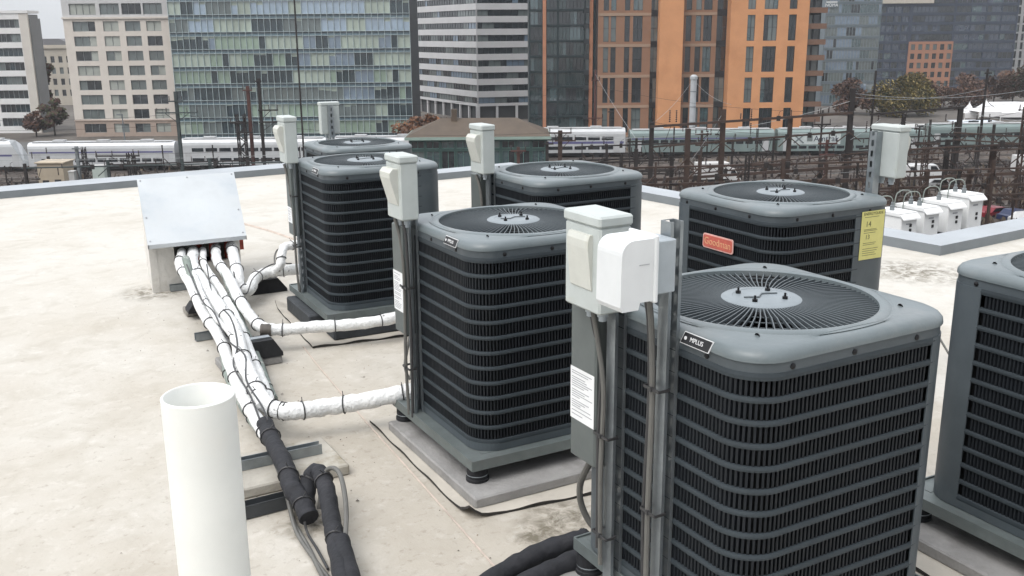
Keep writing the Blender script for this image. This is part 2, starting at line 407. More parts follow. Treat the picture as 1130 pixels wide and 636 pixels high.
# outline fractions of the four corners (middle of each round corner)
CORN = {'right': .875, 'left': .375, 'far': .125, 'near': .625}
def louver_mesh(skip):
    """vertical stamped slats behind twelve horizontal bands; skip = outline spans covered by plain panels"""
    b = MB(); per = 8*(A-CR)+2*PI*CR; pts = walk(A-.004, CR, .0138); n = len(pts); z0, z1 = .035, HB-.073
    def out(fr): return not any(s0 <= fr <= s1 or s0 <= fr-1 <= s1 or s0 <= fr+1 <= s1 for s0, s1 in skip)
    for i, (x, y, nx, ny) in enumerate(pts):
        if not out((i/n-(A-CR)/per) % 1): continue
        tx, ty = -ny, nx; wd = .0033
        p0 = (x-nx*.003, y-ny*.003); p1 = (x-nx*.015+tx*.003, y-ny*.015+ty*.003)
        vs = [(p[0]+tx*wd*sg, p[1]+ty*wd*sg, z) for z in (z0, z1) for p, sg in ((p0, -1), (p0, 1), (p1, 1), (p1, -1))]
        b.add(vs, [(0, 1, 5, 4), (1, 2, 6, 5), (2, 3, 7, 6), (3, 0, 4, 7)], 0)
    o = outline(A-.004, CR, 14, 14); m = len(o); fr = []
    L = 0
    for i in range(m):
        fr.append(L/per); q = o[(i+1) % m]; L += math.hypot(q[0]-o[i][0], q[1]-o[i][1])
    off = (A-CR)/per   # outline() starts at the lower end of the +x side
    pitch = (z1-z0)/NR
    for k in range(NR+1):
        zc = z0+k*pitch; h = .0085 if 0 < k < NR else .012
        for i in range(m):
            f0 = (fr[i]-off) % 1; f1 = (fr[(i+1) % m]-off) % 1
            if not (out(f0) or out(f1)): continue
            p, q = o[i], o[(i+1) % m]; vs = []
            for (x, y, nx, ny) in (p, q):
                for (d, z) in ((-.006, -h), (.0015, -h*.8), (.003, 0), (.0015, h*.8), (-.006, h)): vs.append((x+nx*d, y+ny*d, zc+z))
            b.add(vs, [(j, j+5, j+6, j+1) for j in range(4)], 1)
    return b
PROTO = {}
def cached(key, fn, name, mats, parent, sharp=35):
    if key in PROTO: o = share(PROTO[key], parent); o.name = name; return o
    o = fn().build(name, mats, parent, sharp); PROTO[key] = o; return o
def skirt_mesh():
    b = MB(); panel_strip(b, A-.004, CR, 0, 1, HB-.076, HB-.034, .006); return b
def core_mesh():
    b = MB(); poly = [(x, y) for x, y, _, _ in outline(A-.03, CR-.02, 8, 1)]; b.prism(poly, .01, HB-.13); return b
def shroud_mesh():
    b = MB(); b.lathe([(RF-.002, 0), (RF-.02, -.06), (RF-.03, -.115), (1e-4, -.12)], (0, 0, HB-.012), 48); return b
def blade_mesh():
    b = MB()
    for k in range(3):
        a0 = 2*PI*k/3
        vs = []; n = 8
        for i in range(n+1):
            a = a0+1.2*i/n
            for r in (.06, .27): vs.append((r*math.cos(a), r*math.sin(a), HB-.10+.04*i/n))
        b.add(vs, [(2*i, 2*i+1, 2*i+3, 2*i+2) for i in range(n)], 0, True)
    return b
def hub_mesh():
    b = MB(); b.lathe([(RHUB, -.012), (RHUB, .0), (RHUB-.006, .004), (RHUB*.72, .0065), (RHUB*.7, .0048), (RHUB*.2, .0058), (1e-4, .006)], (0, 0, HB-.0005), 56, 0, True)
    # embossed wire clip across the plate
    b.tube([(-.055, .01, HB+.006), (-.02, -.012, HB+.007), (.012, .012, HB+.007), (.055, -.004, HB+.006)], .003, 6, 1)
    return b
def stud_mesh():
    b = MB(); b.lathe([(1e-4, .019), (.0032, .018), (.0032, .009), (.0075, .008), (.0075, 0), (1e-4, 0)], (0, 0, 0), 10, 0, False); return b
def screw_mesh():
    b = MB(); b.lathe([(.0085, 0), (.008, .003), (.005, .005), (1e-4, .006)], (0, 0, 0), 10); return b
def pan_mesh():
    b = MB(); poly = [(x, y) for x, y, _, _ in outline(A-.002, CR, 10, 2)]; b.prism(poly, 0, .032); return b

def ac_unit(label, loc, yaw, panels, scale=1.):
    t = thing('condenser_unit', label, 'condenser', loc, math.radians(yaw), 'rooftop condensing units'); t.scale = (scale, scale, 1)
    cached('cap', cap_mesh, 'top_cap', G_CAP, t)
    g = cached('grille', grille_mesh, 'fan_grille', G_GRILLE, t)
    h = cached('hub', hub_mesh, 'hub_plate', [G_HUB, G_GRILLE], t)
    for k in range(4):
        a = .55+k*PI/2; o = cached('stud', stud_mesh, 'stud', G_SCREW, h); o.location = (.066*math.cos(a), .066*math.sin(a), HB+.004)
    cached('shroud', shroud_mesh, 'fan_shroud', G_COIL, t); cached('blade', blade_mesh, 'fan_blades', G_DARK, t)
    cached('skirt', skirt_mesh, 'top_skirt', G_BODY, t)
    cached('core', core_mesh, 'coil', G_COIL, t); cached('pan', pan_mesh, 'base_pan', G_BODY, t)
    skip = []
    for c, (w0, w1) in panels.items():
        m = CORN[c]; skip.append((m-w0, m+w1))
    cached(('louver', str(skip)), lambda: louver_mesh(skip), 'louvered_jacket', [G_SLAT, G_BAND], t)
    for c, (w0, w1) in panels.items():
        m = CORN[c]
        def pm():
            q = MB(); panel_strip(q, A-.0015, CR, m-w0, m+w1, .03, HB-.064, .004); return q
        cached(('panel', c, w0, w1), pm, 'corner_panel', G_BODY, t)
    for q in range(4):
        for e in (-.24, -.03, .2):
            x, y = (A-.005, e); a = q*PI/2
            o = cached('screw', screw_mesh, 'screw', G_SCREW, t); o.location = (x*math.cos(a)-y*math.sin(a), x*math.sin(a)+y*math.cos(a), HB-.052)
            o.rotation_euler = (0, PI/2, a)
        a = q*PI/2+PI/4; o = cached('screw', screw_mesh, 'screw', G_SCREW, t); o.location = (.365*math.cos(a), .365*math.sin(a), HB-.002)
    return t
WIDE, SLIM = (.085, .085), (.045, .045)
ZB = .155
UF = ac_unit('nearest grey condenser, black nameplate on its cap, behind two white switch boxes', (2.071, 1.875, ZB+.015), -3.6, {'left': (.07, .05), 'right': (.030, .05)}, 1.025)
UM = ac_unit('grey condenser in the middle on a concrete slab, fed by a thick white pipe', (2.195, 3.369, ZB), -4.2, {'left': (.07, .06), 'right': SLIM})
UR = ac_unit('grey condenser with a red badge on its louvers and a yellow sticker on its corner', (3.564, 3.146, ZB+.016), -4.9, {'left': SLIM, 'right': (.083, .05)})
UL = ac_unit('grey condenser on black rubber blocks near the sloped metal hood', (2.534, 5.572, ZB), -5.4, {'left': (.07, .05), 'right': (.057, .05)})
UB = ac_unit('grey condenser behind the middle one, white box on its left, near the parapet corner', (3.278, 4.537, ZB-.006), -3.5, {'left': (.07, .05), 'right': (.040, .05)})
UK = ac_unit('farthest condenser, lowest of all, only its round fan top showing above the unit before it', (3.311, 7.42, ZB-.105), -5., {'left': SLIM, 'right': WIDE})
UE = ac_unit('condenser cut off by the right edge of the picture', (3.30, 1.49, ZB), -5., {'left': (.055, .047), 'right': SLIM})
# cap nameplates, the badge and the sticker
def cap_badge(u, txt):
    T = Matrix.Translation((-(A-.0015), -.165, HB-.026)) @ frame_T((0, 0, 0), (0, -1, 0), (.30, 0, .95))
    b = MB(); b.prism([(-.058, -.0165), (.050, -.0165), (.058, .0165), (-.050, .0165)], 0, .003, 1)
    b.prism([(-.0555, -.0145), (.0485, -.0145), (.0555, .0145), (-.0475, .0145)], .003, .0042, 0)
    o = b.build('nameplate', [BLACKP, LABEL], u); o.matrix_local = T
    text_mesh('lettering', txt, .017, LABEL, o, Matrix.Translation((.002, 0, .0045)))
    b = MB(); b.cyl((-.040, 0, 0), .005, .0042, .0052, 10); b.build('emblem', LABEL, o)
cap_badge(UF, 'MPLUS'); cap_badge(UM, 'MPLUS'); cap_badge(UL, 'MPLUS')
T = Matrix.Translation((-(A+.004), -.01, HB-.208)) @ frame_T((0, 0, 0), (0, -1, 0), (0, 0, 1))
def rounded(w2, h2, r):
    return [(sx*(w2-r)+r*math.cos(a), sy*(h2-r)+r*math.sin(a)) for sx, sy, a0 in ((1, 1, 0), (-1, 1, 90), (-1, -1, 180), (1, -1, 270)) for a in [math.radians(a0+22.5*i) for i in range(5)]]
b = MB(); b.prism(rounded(.106, .034, .012), 0, .004, 1); b.prism(rounded(.100, .028, .010), .004, .006, 0)
o = b.build('badge', [RED, PINK], UR); o.matrix_local = T
text_mesh('lettering', 'Goodman', .046, PEACH, o, Matrix.Translation((0, 0, .0065)))
T = Matrix.Translation((.219, -(A+.0005), HB-.166)) @ frame_T((0, 0, 0), (1, 0, 0), (0, 0, 1))
b = MB(); b.prism([(-.072, -.112), (.072, -.112), (.072, .112), (-.072, .112)], 0, .0012)
o = b.build('energy_sticker', YEL, UR); o.matrix_local = T
text_mesh('lettering', 'ENERGYGUIDE', .0185, OLIVE, o, Matrix.Translation((0, .100, .0015)))
text_mesh('lettering', '14', .036, OLIVE, o, Matrix.Translation((-.028, .052, .0015)))
text_mesh('lettering', '13', .030, OLIVE, o, Matrix.Translation((-.028, -.008, .0015)))
b = MB()
for z in (.085, .028, .022, .012, -.035, -.043, -.062, -.072, -.082, -.092): b.box(-.054, R.uniform(.02, .054), z-.0012, z+.0012, .0012, .0016)
b.build('small_print', OLIVE, o)

# ---- stands under the units
def stand(u, label, yaw_extra=0., feet=True, g='equipment stands', hw=.418):
    t = thing('equipment_stand', label, 'stand', (u.location.x, u.location.y, 0), u.rotation_euler.z+math.radians(yaw_extra), g)
    zt = u.location.z-.002; b = MB()
    b.box(-hw, hw, -hw, hw, zt-.006, zt-.0005)
    for s in (-1, 1):
        b.box(-hw, hw, s*hw-.003, s*hw+.003, zt-.036, zt+.006); b.box(s*hw-.003, s*hw+.003, -hw, hw, zt-.0355, zt+.0055)
    # raised inner curb under the unit
    for s in (-1, 1): b.box(-A+.02, A-.02, s*(A-.02)-.012, s*(A-.02)+.012, zt-.0005, zt+.0012)
    b.build('tray', GALV_D, t)
    if feet:
        for x in (-.37*hw/.418, .37*hw/.418):
            for y in (-.36, .36):
                q = MB(); q.lathe([(1e-4, zt-.0365), (.034, zt-.0365), (.034, zt-.046), (.042, zt-.048), (.042, .066), (.046, .064), (.046, .052), (1e-4, .052)], (x, y, 0), 20)
                q.lathe([(.0425, .076), (.0432, .078), (.0425, .080)], (x, y, 0), 20, 1)
                q.build('rubber_foot', [G_DARK, GALV], t)
    return t
stand(UF, 'galvanised tray stand on black feet under the nearest condenser', hw=.383)
stand(UM, 'galvanised tray stand on black rubber feet under the middle condenser', 0)
stand(UL, 'galvanised tray stand resting on black rubber blocks', 0, False)
stand(UR, 'galvanised tray stand under the condenser with the red badge')
stand(UB, 'galvanised tray stand under the condenser nearest the parapet corner')
stand(UE, 'galvanised tray stand on black feet at the right edge')
def pad(u, label, dx=0., dy=-.07, hw=.45, hl=.44):
    b = MB(); b.bevbox(dx-hw, dx+hw, dy-hl, dy+hl, .007, .052, .006)
    o = b.build('equipment_pad', CONC); o.location = (u.location.x, u.location.y, 0); o.rotation_euler = (0, 0, u.rotation_euler.z)
    return tag(o, label, 'concrete pad', 'concrete pads under the condensers')
pad(UM, 'grey concrete slab under the middle condenser, its near corner in full view', 0.0, -.07, .455, .44)
pad(UF, 'grey concrete slab under the nearest condenser', .0, 0, .5, .5); pad(UE, 'grey concrete slab under the condenser at the right edge', 0, 0, .5, .5)
pad(UR, 'grey concrete slab under the condenser with the red badge', 0, 0); pad(UB, 'grey concrete slab under the condenser near the parapet corner', 0, 0)
def membrane(label, corners, curl):
    """rubber sheet laid on the roof, edges lifting a little"""
    n = 28; b = MB(); c0, c1, c2, c3 = [Vector((c[0], c[1], 0)) for c in corners]; top = []; bot = []
    for i in range(n+1):
        for j in range(n+1):
            u, v = i/n, j/n; p = (c0*(1-u)+c1*u)*(1-v)+(c3*(1-u)+c2*u)*v
            e = min(u, v, 1-u, 1-v); z = .004+.010*max(0, 1-e*12)*(.6+.4*math.sin(u*19+v*23))
            d = math.hypot(u-curl[0], v-curl[1]); z += .05*max(0, 1-d/.09)**1.5
            top.append((p.x, p.y, z+.004)); bot.append((p.x, p.y, max(z-.001, .001)))
    N1 = n+1; fs = []
    for i in range(n):
        for j in range(n): fs.append((i*N1+j, (i+1)*N1+j, (i+1)*N1+j+1, i*N1+j+1))
    b.add(top, fs, 0, True)
    edge = [(i, 0) for i in range(n+1)]+[(n, j) for j in range(1, n+1)]+[(i, n) for i in range(n-1, -1, -1)]+[(0, j) for j in range(n-1, 0, -1)]
    ids = [i*N1+j for i, j in edge]; vs = [top[i] for i in ids]+[(bot[i][0], bot[i][1], max(0.0005, bot[i][2]-.006)) for i in ids]; k = len(ids)
    b.add(vs, [(i, k+i, k+(i+1) % k, (i+1) % k) for i in range(k)], 1)
    o = b.build('roof_mat', [SHEET, SHEET_D], None, 60); return tag(o, label, 'roof mat', 'rubber mats under the pads')
def uf(u, x, y):
    c, s = math.cos(u.rotation_euler.z), math.sin(u.rotation_euler.z); return (u.location.x+x*c-y*s, u.location.y+x*s+y*c)
membrane('tan rubber mat with a curled dark corner under the middle condenser pad', [(1.648,2.845,0), (2.34,2.721,0), uf(UM, .6, .5), (1.746,3.924,-0)], (0, 0))
membrane('tan rubber mat under the condenser by the sloped hood', [(1.941,5.112,0), (2.614,4.988,0), uf(UL, .58, .56), (2.065,6.07,0)], (0, 1))
membrane('tan rubber mat showing between the nearest and the right-hand condenser', [(2.62, 1.05), (3.7, .85), (3.85, 2.0), (2.77, 2.12)], (0, 0))
for lab, x0, x1, y0, y1 in (('near black rubber block under the stand by the hood', -.40, .45, -.46, -.30), ('far black rubber block under the stand by the hood', -.47, -.2, -.20, .32), ('hidden black rubber block under the stand by the hood', .2, .45, -.2, .4)):
    b = MB(); b.bevbox(x0, x1, y0, y1, .008, .105, .008)
    o = b.build('rubber_block', mat('dark grey rubber block', (.035, .04, .046), .75, 0, .2, 10, .2, 40)); o.location = (UL.location.x, UL.location.y, 0); o.rotation_euler = (0, 0, UL.rotation_euler.z)
    tag(o, lab, 'rubber block', 'rubber blocks under one stand')
# ------------------------------------------------------------------ posts, switch boxes and wiring on the units
def unit_T(u): return Matrix.Translation((u.location.x, u.location.y, 0)) @ Matrix.Rotation(u.rotation_euler.z, 4, 'Z')
def put(o, u, rz=0., at=(0, 0, 0)):
    o.matrix_world = unit_T(u) @ Matrix.Translation(at) @ Matrix.Rotation(rz, 4, 'Z'); return o
def strut(u, at, z0, z1, label, rz=0., w=.041):
    """slotted channel: web with real slots, two flanges; web at local x = 0, open side to +x"""
    b = MB(); p = .05; hw = w/2
    b.box(0, .0025, -hw, -.007, z0, z1); b.box(0, .0025, .007, hw, z0, z1)
    z = z0
    while z < z1: b.box(0, .0025, -.0069, .0069, z, min(z+.022, z1)); z += p
    for s in (-1, 1):
        b.box(.0025, w, min(s*hw, s*(hw-.0025)), max(s*hw, s*(hw-.0025)), z0, z1)
        b.box(w-.0025, w, min(s*(hw-.0026), s*(hw-.010)), max(s*(hw-.0026), s*(hw-.010)), z0, z1)
    o = b.build('strut_post', GALV); put(o, u, rz, at); return tag(o, label, 'strut post', 'slotted posts holding the switch boxes')
def switch_box(u, at, label, w=.155, d=.08, h=.27, rz=0., out=.036, hw=.36):
    t = thing('switch_box', label, 'switch box', group='weathered disconnect switch boxes'); put(t, u, rz, at)
    b = MB(); b.bevbox(-d, 0, -w/2, w/2, 0, h*.885, .006)
    b.build('enclosure', PLASTIC, t)
    b = MB(); vs = []
    b.bevbox(-d-.005, .003, -w/2-.004, w/2+.004, h*.885, h, .006); b.build('lid', PLASTIC, t)
    b = MB(); Tm = Matrix(((1, 0, 0, 0), (0, 0, 1, 0), (0, 1, 0, 0), (0, 0, 0, 1)))
    b.prism([(-d+.002, h*.22), (-d-.004, h*.24), (-d-out, h*.66), (-d-out, h*.74), (-d-out*.6, h*.80), (-d+.002, h*.80)], -w*hw, w*hw, 0, Tm)
    b.build('pull_cover', mat('yellowed pull cover plastic', (.52, .53, .49), .5, 0, .08, 12, .02, 60, (.40, .40, .34), .55, .78, 12), t)
    for y in (-.03, .03):
        b = MB(); b.lathe([(.016, 0), (.016, -.022), (.012, -.022), (.012, -.035), (1e-4, -.035)], (-d*.5, y, 0), 14); b.build('conduit_fitting', PLASTIC_G, t)
    return t
def cable(u, pts, r, label, m=CABLE, n=8, k=5, g='cables on the posts'):
    b = MB(); b.tube(smooth_path(pts, k), r, n); o = b.build('cable', m); put(o, u); return tag(o, label, 'cable', g)
def ties(u, at_list, label=None):
    for (x, y, z, wx, wy) in at_list:
        b = MB(); q = [(x-wx, y-wy), (x+wx, y-wy), (x+wx, y+wy), (x-wx, y+wy)]
        for i in range(4): b.beam((*q[i], z), (*q[(i+1) % 4], z), .004, .008)
        b.box(x-wx-.006, x-wx+.004, y-.005, y+.005, z-.006, z+.006)
        o = b.build('zip_tie', CABLE_D); put(o, u); tag(o, label, 'zip tie', 'black zip ties round the posts')
def service_panel(u, y0, y1, z0, z1, zl0, zl1):
    b = MB(); b.bevbox(-.425, -.3705, y0, y1, z0, z1, .006); o = b.build('service_cover', mat('grey green service cover', (.105, .12, .118), .5, .1, .10, 8, .03, 60, (.13, .14, .14), .55, .75, 4), u)
    z0 -= 0; o.location.z = -u.location.z
    b = MB(); b.box(-.4262, -.4255, y0+.004, y1-.004, zl0, zl1); q = b.build('data_sticker', LABEL, o)
    b = MB(); z = zl1-.012; i = 0
    while z > zl0+.01:
        b.box(-.4268, -.4263, y1-.012-R.uniform(.04, y1-y0-.024), y1-.012, z-.0012, z+.0012); z -= R.choice((.007, .007, .012)); i += 1
    b.build('small_print', PRINT, q)
# nearest unit
service_panel(UF, .195, .325, .50, 1.0, .625, .79)
strut(UF, (-0.3945, 0.1755, 0), .14, 1.02, 'slotted steel post under the left switch box of the nearest condenser', -PI/2)
switch_box(UF, (-.385, .195, 1.005), 'weathered white switch box, left of the pair on the nearest condenser', .175, .105, .275, 0., .016, .30)
strut(UF, (-0.3945, -0.0545, 0), .14, 1.292, 'tall slotted steel post in front of the nearest condenser', -PI/2)
b = MB(); b.bevbox(-.505, -.418, -.125, -.045, 1.118, 1.256, .003); o = b.build('outlet_box', PLASTIC_G); put(o, UF); tag(o, 'square grey metal outlet box bolted to the tall post', 'outlet box')
t = thing('outlet_cover', 'new white rounded weatherproof outlet cover on the grey metal box', 'outlet cover'); put(t, UF, 0, (-.507, -.105, 1.098))
Tm = Matrix(((1, 0, 0, 0), (0, 0, 1, 0), (0, 1, 0, 0), (0, 0, 0, 1)))
prof = [(-.004, .018), (-.004, .175), (-.066, .175)]+[(-.066-.036*math.sin(math.radians(a)), .139+.036*math.cos(math.radians(a))) for a in range(15, 91, 15)]+[(-.104, .012), (-.098, .0), (-.05, .0), (-.045, .018)]
b = MB(); b.prism(prof[::-1], -.052, .052, 0, Tm); b.build('bubble_cover', PLASTIC_W, t)
b = MB(); b.bevbox(-.006, .006, -.058, .058, .012, .182, .003); b.build('back_plate', PLASTIC_W, t)
b = MB(); b.box(-.05, -.02, -.0532, -.0518, .112, .1135); b.build('hinge', PRINT, t)
cable(UF, [(-.455, .19, 1.0), (-.435, .19, .9), (-.43, .165, .75), (-.433, .17, .5), (-.43, .168, .2)], .0075, 'grey cable down the left post of the nearest condenser')
cable(UF, [(-.44, .225, 1.0), (-.432, .215, .93), (-.43, .18, .84), (-.432, .185, .6), (-.432, .182, .25)], .006, 'thin dark cable down the left post of the nearest condenser', CABLE_D)
cable(UF, [(-.45, -.055, 1.12), (-.435, -.055, 1.0), (-.430, -.06, .8), (-.432, -.058, .5), (-.432, -.06, .15)], .008, 'grey conduit down the tall post')
cable(UF, [(-.45, -.03, 1.12), (-.425, -.03, 1.02), (-.42, -.035, .8), (-.425, -.032, .45), (-.42, -.035, .15)], .007, 'thin dark cable down the tall post', CABLE_D)
ties(UF, [(-.42, .165, .62, .018, .036)], 'upper black zip tie on the left post of the nearest condenser')
ties(UF, [(-.42, .165, .30, .018, .036)], 'lower black zip tie on the left post of the nearest condenser')
ties(UF, [(-.42, -.065, .84, .018, .032)], 'upper black zip tie on the tall post')
ties(UF, [(-.42, -.065, .48, .018, .032)], 'lower black zip tie on the tall post')
b = MB(); b.tube(smooth_path([(1.729,2.204,0.5),(1.739,2.242,0.44),(1.765,2.318,0.34),(1.777,2.337,0.27),(1.793,2.328,0.21),(1.811,2.301,0.17),(1.84,2.26,0.16)], 6), .011, 10); tag(b.build('conduit_whip', CABLE), 'grey flexible conduit looping down from the service cover of the nearest condenser', 'conduit')
# middle unit
service_panel(UM, .20, .31, .50, .98, .60, .775)
strut(UM, (-0.3845, 0.2055, 0), .10, 1.03, 'slotted steel post on the middle condenser', -PI/2)
switch_box(UM, (-.375, .195, 1.015), 'weathered white switch box on the left post of the middle condenser', .15, .08, .265)
cable(UM, [(-.44, .23, 1.01), (-.425, .215, .92), (-.42, .20, .75), (-.424, .205, .4), (-.42, .20, .14)], .0075, 'grey cable down the post of the middle condenser')
cable(UM, [(-.43, .165, 1.01), (-.42, .16, .9), (-.415, .158, .5), (-.42, .16, .14)], .007, 'dark cable down the post of the middle condenser', CABLE_D)
ties(UM, [(-.412, .19, .72, .018, .036)], 'upper black zip tie on the post of the middle condenser')
ties(UM, [(-.412, .19, .36, .018, .036)], 'lower black zip tie on the post of the middle condenser')
b = MB(); b.tube(smooth_path([(1.909,3.803,0.42),(1.884,3.786,0.36),(1.857,3.756,0.3),(1.865,3.73,0.25),(1.884,3.738,0.3),(1.874,3.694,0.4)], 6), .007, 8); tag(b.build('cable_loop', CABLE), 'loose brown cable loop beside the post of the middle condenser', 'cable')
# the unit on rubber blocks
service_panel(UL, .20, .31, .52, .98, .6, .7)
strut(UL, (-0.3845, 0.2105, 0), .10, .99, 'slotted steel post at the left of the condenser on rubber blocks', -PI/2)
switch_box(UL, (-.375, .23, .985), 'weathered white switch box nearest the sloped hood', .15, .08, .285)
cable(UL, [(-.44, .27, .97), (-.43, .25, .9), (-.42, .21, .7), (-.42, .20, .3), (-.41, .2, .14)], .0075, 'grey cable down the post near the sloped hood')
ties(UL, [(-.412, .19, .78, .018, .036)], 'black zip tie on the post near the sloped hood')
ties(UL, [(-.412, .19, .46, .018, .036)], 'second black zip tie on the post near the sloped hood')
# unit by the parapet
service_panel(UB, .18, .30, .52, .97, .6, .7)
strut(UB, (-0.3845, 0.1505, 0), .10, .99, 'slotted steel post on the condenser behind the middle one', -PI/2)
switch_box(UB, (-.375, .165, .985), 'weathered white switch box standing out against the rail yard, centre', .15, .08, .275)
cable(UB, [(-.44, .2, .97), (-.425, .17, .85), (-.42, .165, .5), (-.42, .165, .14)], .009, 'grey cable on the post of the condenser behind the middle one')
# boxes seen from behind
strut(UK, (-.075, .415, 0), .05, 1.17, 'slotted steel post behind the farthest condenser', PI/2)
switch_box(UK, (-.07, .46, .925), 'white switch box seen from behind, above the farthest condenser', .165, .07, .27, -PI/2)
strut(UR, (.415, -.155, 0), .10, 1.29, 'slotted steel post at the right corner of the condenser with the badge')
switch_box(UR, (.458, -.185, 1.075), 'white switch box seen from behind, above the condenser with the yellow sticker', .165, .075, .245, PI)
# ------------------------------------------------------------------ sloped metal hood over the pipe curb
t = thing('pipe_hood', 'sloped sheet metal hood on a white curb, pipes coming out below its lip', 'roof hood', (0, 0, 0))
FL, FR = Vector((1.464,6.85,0.361)), Vector((2.154,6.85,0.348)); BL, BR = Vector((1.558,7.42,0.741)), Vector((2.274,7.42,0.735))
nrm = (FR-FL).cross(BL-FL).normalized()
b = MB(); th = nrm*-.006
k = .63
def lerp(a, c, f): return a*(1-f)+c*f
ML, MR_ = lerp(BL, FL, k), lerp(BR, FR, k)
for P in ([BL, BR, MR_+nrm*-.002, ML+nrm*-.002], [ML+nrm*.002, MR_+nrm*.002, FR, FL]):
    a, c, d, e = P; b.add([a, c, d, e, a+th, c+th, d+th, e+th], [(0, 3, 2, 1), (4, 5, 6, 7), (0, 1, 5, 4), (1, 2, 6, 5), (2, 3, 7, 6), (3, 0, 4, 7)])
dz = Vector((0, 0, -.028)); b.add([FL, FR, FR+dz, FL+dz, FL+Vector((0, .006, 0)), FR+Vector((0, .006, 0)), FR+dz+Vector((0, .006, 0)), FL+dz+Vector((0, .006, 0))], [(0, 3, 2, 1), (4, 5, 6, 7), (0, 1, 5, 4), (1, 2, 6, 5), (2, 3, 7, 6), (3, 0, 4, 7)])
for (a, c) in ((FL, BL), (FR, BR)):
    x = Vector((.006 if a is FL else -.006, 0, 0)); d1 = Vector((0, 0, -.03)); b.add([a, c, c+d1, a+d1, a+x, c+x, c+d1+x, a+d1+x], [(0, 3, 2, 1), (4, 5, 6, 7), (0, 1, 5, 4), (1, 2, 6, 5), (2, 3, 7, 6), (3, 0, 4, 7)])
b.build('metal_lid', LID, t)
for f, g2 in ((.03, .03), (.5, .03), (.97, .03), (.03, .95), (.97, .95), (.03, .6), (.97, .6)):
    b = MB(); p = lerp(lerp(BL, BR, f), lerp(FL, FR, f), g2); b.tube([p, p+nrm*.004], .006, 8); b.build('rivet', PRINT, t)
x0, x1 = FL.x+.02, FR.x-.03; zf, zb = FL.z-.02, BL.z-.055
b = MB(); y0, y1 = 6.93, 7.40
shx = (BL.x-FL.x)/(7.42-6.85)
def wall_piece(xa, xb, ya, yb, z0, zt0, zt1):
    da, db = (ya-y0)*shx, (yb-y0)*shx
    b.add([(xa+da, ya, z0), (xb+da, ya, z0), (xb+db, yb, z0), (xa+db, yb, z0), (xa+da, ya, zt0), (xb+da, ya, zt0), (xb+db, yb, zt1), (xa+db, yb, zt1)], [(0, 3, 2, 1), (4, 5, 6, 7), (0, 1, 5, 4), (1, 2, 6, 5), (2, 3, 7, 6), (3, 0, 4, 7)])
wall_piece(x0, x0+.05, y0, y1, 0, zf+.02, zb); wall_piece(x1-.05, x1, y0, y1, 0, zf+.02, zb)
wall_piece(x0+.05, x1-.05, y1-.05, y1, 0, zb-.03, zb); wall_piece(x0+.05, x0+.17, y0+.004, y0+.05, 0, zf+.01, zf+.03)
wall_piece(x0+.17, x1-.05, y0+.004, y0+.05, 0, .17, .17)
b.build('curb', STAINED, t)
b = MB(); b.box(x0+.16, x1-.06, y0+.055, y1-.06, .0, .12); b.build('curb_dark_fill', G_COIL, t)  # black fill, puts the shade under the hood into colour
b = MB()
for xa, xb in ((x1-.20, x1-.145), (x1-.09, x1-.055), (x1-.30, x1-.26)): b.box(xa, xb, y0+.052, y0+.09, .12, zf+.01)
b.box(x1+.001, x1+.03, y0+.005, y0+.07, zf-.11, zf+.0); b.build('red_blocking', BRICKRED, t)
# ------------------------------------------------------------------ refrigerant pipes
def pipe(name, label, pts, r, m=WRAP, n=12, jit=.035, k=7, tie=0, g='wrapped pipes on the roof', cat='pipe', ends=None, tie_m=CABLE_D):
    P = smooth_path(pts, k); L = len(P)
    rs = [r*(1+.05*math.sin(i*1.7)+R.uniform(-.03, .03)) for i in range(L)]
    b = MB(); b.tube(P, rs, n, 0, jit); o = b.build(name, m, None, 60); tag(o, label, cat, g)
    for q in range(tie):
        i = int((q+.6)/tie*(L-2))+R.randint(-1, 1); i = max(1, min(L-2, i)); p = P[i]; d = (P[i+1]-P[i-1]).normalized()
        d = (d+Vector((R.uniform(-.2, .2), R.uniform(-.2, .2), 0))).normalized(); c = MB()
        x = d.cross(Vector((0, 0, 1))).normalized(); y = x.cross(d); rr = rs[i]*1.10
        ring = [p+x*(rr*math.cos(a))+y*(rr*math.sin(a)) for a in [2*PI*j/14 for j in range(15)]]
        c.tube(ring, .0032, 5); tail = p+y*rr; c.tube([tail, tail+y*.02+x*R.uniform(-.02, .02)], .0018, 4)
        c.build('cable_tie', tie_m, o)
    return o
pipe('wrapped_pipe', 'thin white wrapped pipe along the outer left of the bundle', [(1.727,7,0.262),(1.689,6.88,0.262),(1.64,6.76,0.214)]+[(1.577,6.286,0.2),(1.494,5.705,0.15),(1.455,5.261,0.12),(1.357,4.752,0.12),(1.27,4.283,0.12),(1.227,3.966,0.12),(1.209,3.755,0.11)], .031, tie=9)
pipe('wrapped_pipe', 'thick white wrapped pipe bending right into the middle condenser', [(1.804,7,0.258),(1.771,6.88,0.258),(1.727,6.74,0.206)]+[(1.64,6.195,0.21),(1.58,5.638,0.18),(1.52,5.189,0.18),(1.395,4.652,0.18),(1.328,4.302,0.17),(1.305,4.136,0.155),(1.308,4.016,0.145),(1.344,3.942,0.14),(1.418,3.904,0.14),(1.529,3.881,0.14),(1.653,3.833,0.15),(1.828,3.773,0.17),(1.919,3.75,0.18)], .039, tie=9, jit=.045)
pipe('wrapped_pipe', 'short white wrapped pipe lying in the middle of the bundle', [(1.875,7,0.256),(1.841,6.88,0.256),(1.805,6.75,0.2)]+[(1.719,6.187,0.2),(1.662,5.746,0.17),(1.582,5.264,0.15),(1.481,4.753,0.12),(1.409,4.397,0.11),(1.352,4.133,0.11)], .025, tie=7)
